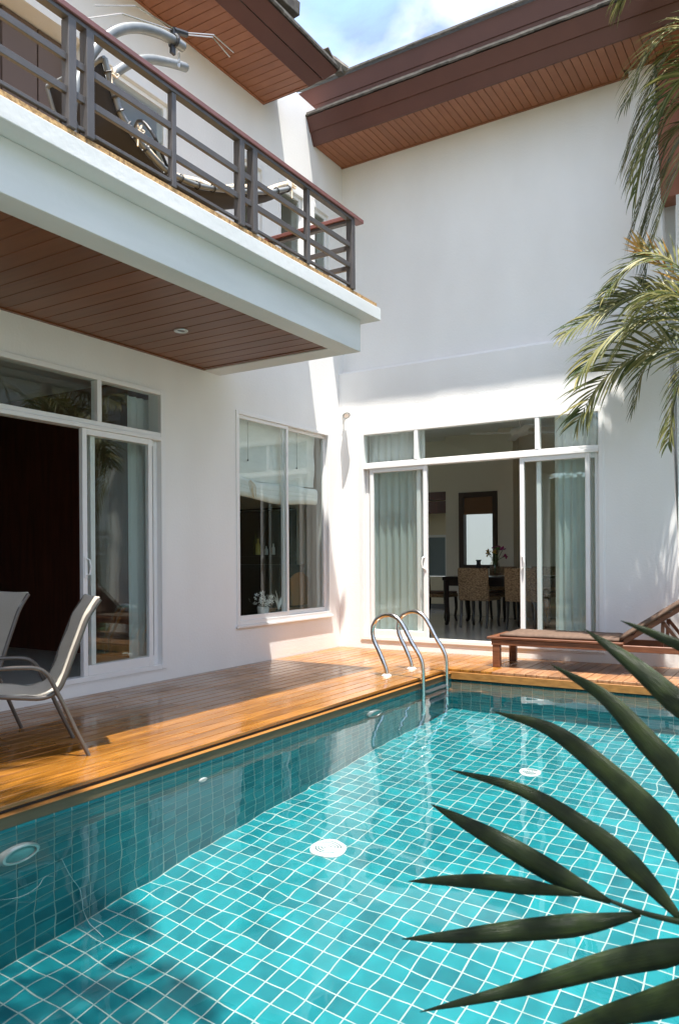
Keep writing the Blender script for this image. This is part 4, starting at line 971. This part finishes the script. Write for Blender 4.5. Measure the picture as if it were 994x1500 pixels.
frond(pa, [(4.5, -.7, 2.75), (4.1, -.72, 3.0), (3.74, -.74, 3.0), (3.42, -.78, 2.78), (3.20, -.8, 2.42)], .56, 34, 'frond', 1, .26, .0135, ang=58, tw=.95)
frond(pa, [(4.5, -.7, 2.95), (4.12, -.68, 3.50), (3.74, -.7, 3.56), (3.38, -.72, 3.45), (3.08, -.75, 3.30)], .46, 36, 'frond', 2, .36, .012, tw=.8)
frond(pa, [(4.5, -.6, 2.95), (4.1, -.5, 3.48), (3.78, -.42, 3.66), (3.55, -.4, 3.68), (3.36, -.4, 3.60)], .46, 34, 'frond', 3, .36, .012, tw=.9)
frond(pa, [(4.5, -.75, 2.95), (4.2, -.85, 3.3), (3.95, -.95, 3.32), (3.72, -1.0, 3.14), (3.58, -1.05, 2.9)], .42, 28, 'frond', 4, .45, .012)
frond(pa, [(4.5, -.8, 2.9), (4.3, -1.0, 3.25), (4.1, -1.1, 3.4), (3.9, -1.15, 3.35), (3.76, -1.2, 3.15)], .42, 28, 'frond', 10, .5, .012)
frond(pa, [(4.5, -.7, 2.95), (4.15, -.72, 3.58), (3.98, -.72, 3.78), (3.84, -.7, 3.92), (3.74, -.7, 4.02)], .36, 9, 'frond_dry', 5, .05, .012, ang=34, tw=1.1)
frond(pa, [(4.5, -.7, 2.75), (4.3, -.9, 2.9), (4.18, -1.0, 2.75), (4.10, -1.05, 2.45), (4.06, -1.1, 2.1)], .34, 30, 'frond', 6, .4, .014)
frond(pa, [(4.5, -.7, 2.85), (4.1, -.8, 3.25), (3.75, -.85, 3.28), (3.45, -.9, 3.10), (3.25, -.95, 2.82)], .46, 34, 'frond', 12, .3, .012, tw=.8)
frond(pa, [(4.5, -.6, 2.8), (4.2, -.55, 3.15), (3.95, -.5, 3.15), (3.75, -.48, 2.9), (3.65, -.45, 2.55)], .42, 32, 'frond', 13, .3, .012, tw=.8)
frond(pa, [(4.5, -.7, 2.95), (4.2, -.75, 3.6), (3.95, -.8, 3.85), (3.7, -.82, 3.8), (3.5, -.85, 3.6)], .40, 34, 'frond', 14, .35, .012, tw=.7)
for k, az in enumerate((.2, -.9)):
    frond(pa, arch((4.5, -.7, 2.95), az, 1.3, .7, .4), .42, 28, 'frond', 20+k, .4, .014)
pb = thing('palm_tree', (4.85, -.62, -.12), label='tall palm at the right edge with long leaflets hanging past the eave', cat='palm tree', group='palms beside the white wall')
trunk(pb, (4.85, -.62, -.15), (4.78, -.62, 5.2), .10, .07)
frond(pb, [(4.728, -0.6, 5.16), (4.363, -0.62, 5.728), (4.023, -0.64, 5.768), (3.799, -0.66, 5.327), (3.637, -0.68, 4.857)], 0.54, 37, 'frond', 31, 0.55, .0125, ang=40, tw=0.3)
frond(pb, [(4.728, -0.6, 4.94), (4.378, -0.645, 5.508), (4.053, -0.69, 5.548), (3.844, -0.735, 5.107), (3.697, -0.78, 4.637)], 0.5, 34, 'frond', 71, 0.55, .0125, ang=40, tw=0.3)
frond(pb, [(4.728, -0.6, 5.16), (4.3, -0.52, 5.361), (3.981, -0.48, 5.276), (3.801, -0.46, 4.75), (3.632, -0.45, 4.217)], 0.48, 33, 'frond', 32, 0.55, .0125, ang=38, tw=0.3)
frond(pb, [(4.728, -0.6, 4.94), (4.315, -0.545, 5.141), (4.011, -0.53, 5.056), (3.846, -0.535, 4.53), (3.692, -0.55, 3.997)], 0.46, 30, 'frond', 72, 0.55, .0125, ang=38, tw=0.3)
frond(pb, [(4.728, -0.6, 5.16), (4.376, -0.75, 5.443), (4.085, -0.8, 5.363), (3.877, -0.84, 4.932), (3.757, -0.85, 4.467)], 0.6, 31, 'frond', 34, 0.55, .0125, ang=38, tw=-0.3)
frond(pb, [(4.728, -0.6, 5.16), (4.412, -0.58, 5.223), (4.117, -0.55, 5.027), (3.873, -0.52, 4.509), (3.725, -0.5, 3.983)], 0.55, 32, 'frond', 36, 0.55, .0125, ang=38, tw=0.4)
frond(pb, [(4.728, -0.6, 4.94), (4.427, -0.605, 5.003), (4.147, -0.6, 4.807), (3.918, -0.595, 4.289), (3.785, -0.6, 3.763)], 0.55, 32, 'frond', 76, 0.55, .0125, ang=38, tw=0.4)
frond(pb, [(4.728, -0.6, 5.16), (4.423, -0.7, 5.784), (4.12, -0.75, 5.908), (3.868, -0.78, 5.735), (3.688, -0.8, 5.363)], 0.5, 32, 'frond', 37, 0.4, .0125, ang=46, tw=0.6)
frond(pb, [(4.78, -.7, 5.16), (4.5, -1.0, 5.9), (4.16, -1.1, 6.34), (3.88, -1.08, 6.32), (3.70, -1.05, 6.16)], .56, 44, 'frond', 33, .6, .0145, ang=48, tw=.4)
frond(pb, arch((4.78, -.62, 5.16), -.2, 1.7, .9, .7), .55, 32, 'frond', 40, .5, .016)
# palms across the garden and behind the photographer (seen mirrored in the glass, shading the near end of the pool)
def garden_palm(x, y, h, label, seed, n=13, L=2.0):
    t = thing('palm_tree', (x, y, -.12), label=label, cat='palm tree', group='garden palms outside the picture')
    trunk(t, (x, y, -.15), (x+.1, y+.1, h), .12, .08); rn = random.Random(seed)
    for k in range(n): frond(t, arch((x+.1, y+.1, h), k*2.39996+rn.uniform(-.2, .2), L*rn.uniform(.85, 1.1), rn.uniform(.3, 1.2), rn.uniform(.2, .9)), .55, 26, 'frond', seed*50+k, .45, .02)
garden_palm(6.4, 1.6, 2.9, 'garden palm mirrored in the living room door glass', 3)
garden_palm(8.9, -.6, 4.2, 'garden palm beside the far garden wall', 4)
garden_palm(8.4, 4.6, 2.7, 'low garden palm past the end of the villa', 5)
garden_palm(2.75, -9.15, 9.0, 'palm behind the photographer shading the near end of the pool', 6, 24, 1.75)
garden_palm(6.1, -9.1, 4.4, 'unseen palm added at the photographer to shade the big leaf in the foreground', 7, 22, 1.9)  # out of view, added for the shade it throws on the foreground leaf
hd = thing('hedge', (3, -13, -.12), label='tall dark hedge behind the photographer, mirrored in the dining door', cat='hedge')
rn = random.Random(77); mb = MB(); mb.box(-3, -13.6, -.15, 12, -13.0, 3.3); mb.build('core', 'leaf_small', hd)
mb = MB()
for k in range(5200):
    p = V((rn.uniform(-3.2, 12.2), -12.95+rn.gauss(0, .18), rn.uniform(-.1, 3.7+.5*noise.noise(V((k*.01, 0, 0)))))); p.z = min(p.z, 3.5+.7*noise.noise(V((p.x*.8, 1, 0))))
    n = V((rn.gauss(0, 1), rn.gauss(0, 1), rn.gauss(0, 1))).normalized(); a = n.orthogonal().normalized()*.13; b_ = n.cross(a)*.5
    mb.quad(p-a, p+b_, p+a, p-b_)
mb.build('foliage', 'frond', hd, recalc=False)
sf = thing('slat_fence', (9.6, -2, -.12), label='white horizontal slat fence across the garden, mirrored in the door glass', cat='fence')
for k in range(8): MB().box(9.58, -9, .3+.2*k, 9.6, 8, .44+.2*k).build('slat', 'alu', sf)
for k in range(9): MB().box(9.61, -9+2.1*k, -.16, 9.68, -8.93+2.1*k, 1.9).build('post', 'alu', sf)
nb_ = thing('neighbour_house', (16, 2, -.12), label='white neighbouring house beyond the slat fence, mirrored in the glass', cat='house')
o = wall('x', 13, -6, -6, 10, -.15, 6, [(-3, -1.5, 3.6, 5), (1, 2.5, 3.6, 5), (5, 6.5, 3.6, 5), (1, 2.5, .8, 2.4)]).build('wall', 'stucco', nb_)
MB().prism([(12.6, -6.6, 6), (20, -6.6, 6), (16, -6.6, 8)], (0, 17, 0)).build('roof', 'roof_tile', nb_)

# ------------------------------------------------------------------ large leaf in the foreground
fg = thing('areca_palm', (6.25, -7.95, 0), label='dark green palm leaf reaching over the pool close to the photographer', cat='palm plant')
RA = [(4.905, -7.222, .650), (4.952, -7.224, .643), (5.006, -7.226, .643), (5.054, -7.232, .648), (5.1, -7.239, .654), (5.22, -7.26, .665), (5.45, -7.38, .68), (5.75, -7.58, .62), (6.05, -7.80, .42), (6.22, -7.93, .0)]
fr_ = MB().tube(cr_spline(RA, 50), [.0025+.010*i/50 for i in range(51)], 8).build('frond', 'frond_dark', fg, smooth=60)
LEAVES = [
 ([(4.914, -7.225, .648), (4.858, -7.235, .669), (4.774, -7.252, .709), (4.718, -7.264, .734), (4.672, -7.281, .758)], 0.0165),
 ([(4.875, -7.237, .654), (4.818, -7.26, .66), (4.756, -7.276, .66), (4.701, -7.298, .658), (4.652, -7.316, .653)], .0125),
 ([(4.952, -7.224, .64), (4.887, -7.241, .619), (4.805, -7.269, .601), (4.725, -7.306, .588), (4.653, -7.34, .58)], .0165),
 ([(5.006, -7.226, .643), (4.955, -7.222, .69), (4.896, -7.224, .734), (4.8, -7.236, .784), (4.694, -7.267, .809)], 0.0165),
 ([(5.053, -7.22, .654), (4.995, -7.233, .751), (4.929, -7.227, .811), (4.838, -7.224, .872), (4.752, -7.231, .893)], .0190),
 ([(5.078, -7.24, .665), (5.017, -7.243, .815), (4.962, -7.23, .875), (4.905, -7.218, .927), (4.832, -7.217, .966)], .0175),
 ([(5.101, -7.249, .665), (5.049, -7.246, .885), (4.996, -7.232, .933), (4.938, -7.221, .979), (4.878, -7.211, 1.018)], .0185),
 ([(5.054, -7.232, .637), (5.0, -7.242, .612), (4.92, -7.256, .58), (4.816, -7.285, .533), (4.674, -7.326, .476)], .0190),
 ([(5.093, -7.243, .641), (5.033, -7.256, .582), (4.979, -7.267, .55), (4.912, -7.273, .515), (4.834, -7.286, .474)], .021),
 ([(5.103, -7.26, .67), (5.085, -7.264, .93), (5.035, -7.253, .99), (4.978, -7.244, 1.017), (4.932, -7.237, 1.034)], .010),
]
for li, (P, wd_) in enumerate(LEAVES):
    C_ = cr_spline(P, 22); mb = MB(); R = []
    for i, p in enumerate(C_):
        t = i/22; e = (C_[min(i+1, 22)]-C_[max(i-1, 0)]).normalized(); vw = (p-CAM).normalized()
        sd = e.cross(vw).normalized(); nn = sd.cross(e).normalized()
        if nn.z < 0 and li not in (1, 2): nn = nn
        prof = (min(1, t*2.9+.10)**.75)*(1-max(0, (t-.36)/.64)**1.6)**.85 if t < 1 else .0
        ww = wd_*.92*max(prof, .02); tl = .35+.1*math.sin(li*1.7)
        a = (sd*math.cos(tl)+nn*math.sin(tl))
        row = []
        for s in (-1, -.55, 0, .55, 1):
            row.append(p+a*(s*ww/math.cos(tl))+nn*(.24*abs(s)*ww))
        R.append(row)
    mb.grid(R); o = mb.build('leaflet', 'frond_dark', fr_, smooth=80, recalc=False)
    uvl = o.data.uv_layers.new(name='UVMap')
    for lp in o.data.loops: i_, j_ = divmod(lp.vertex_index, 5); uvl.data[lp.index].uv = (j_/4+li*.37, i_/22*3+li)
    md = o.modifiers.new('thick', 'SOLIDIFY'); md.thickness = .0006
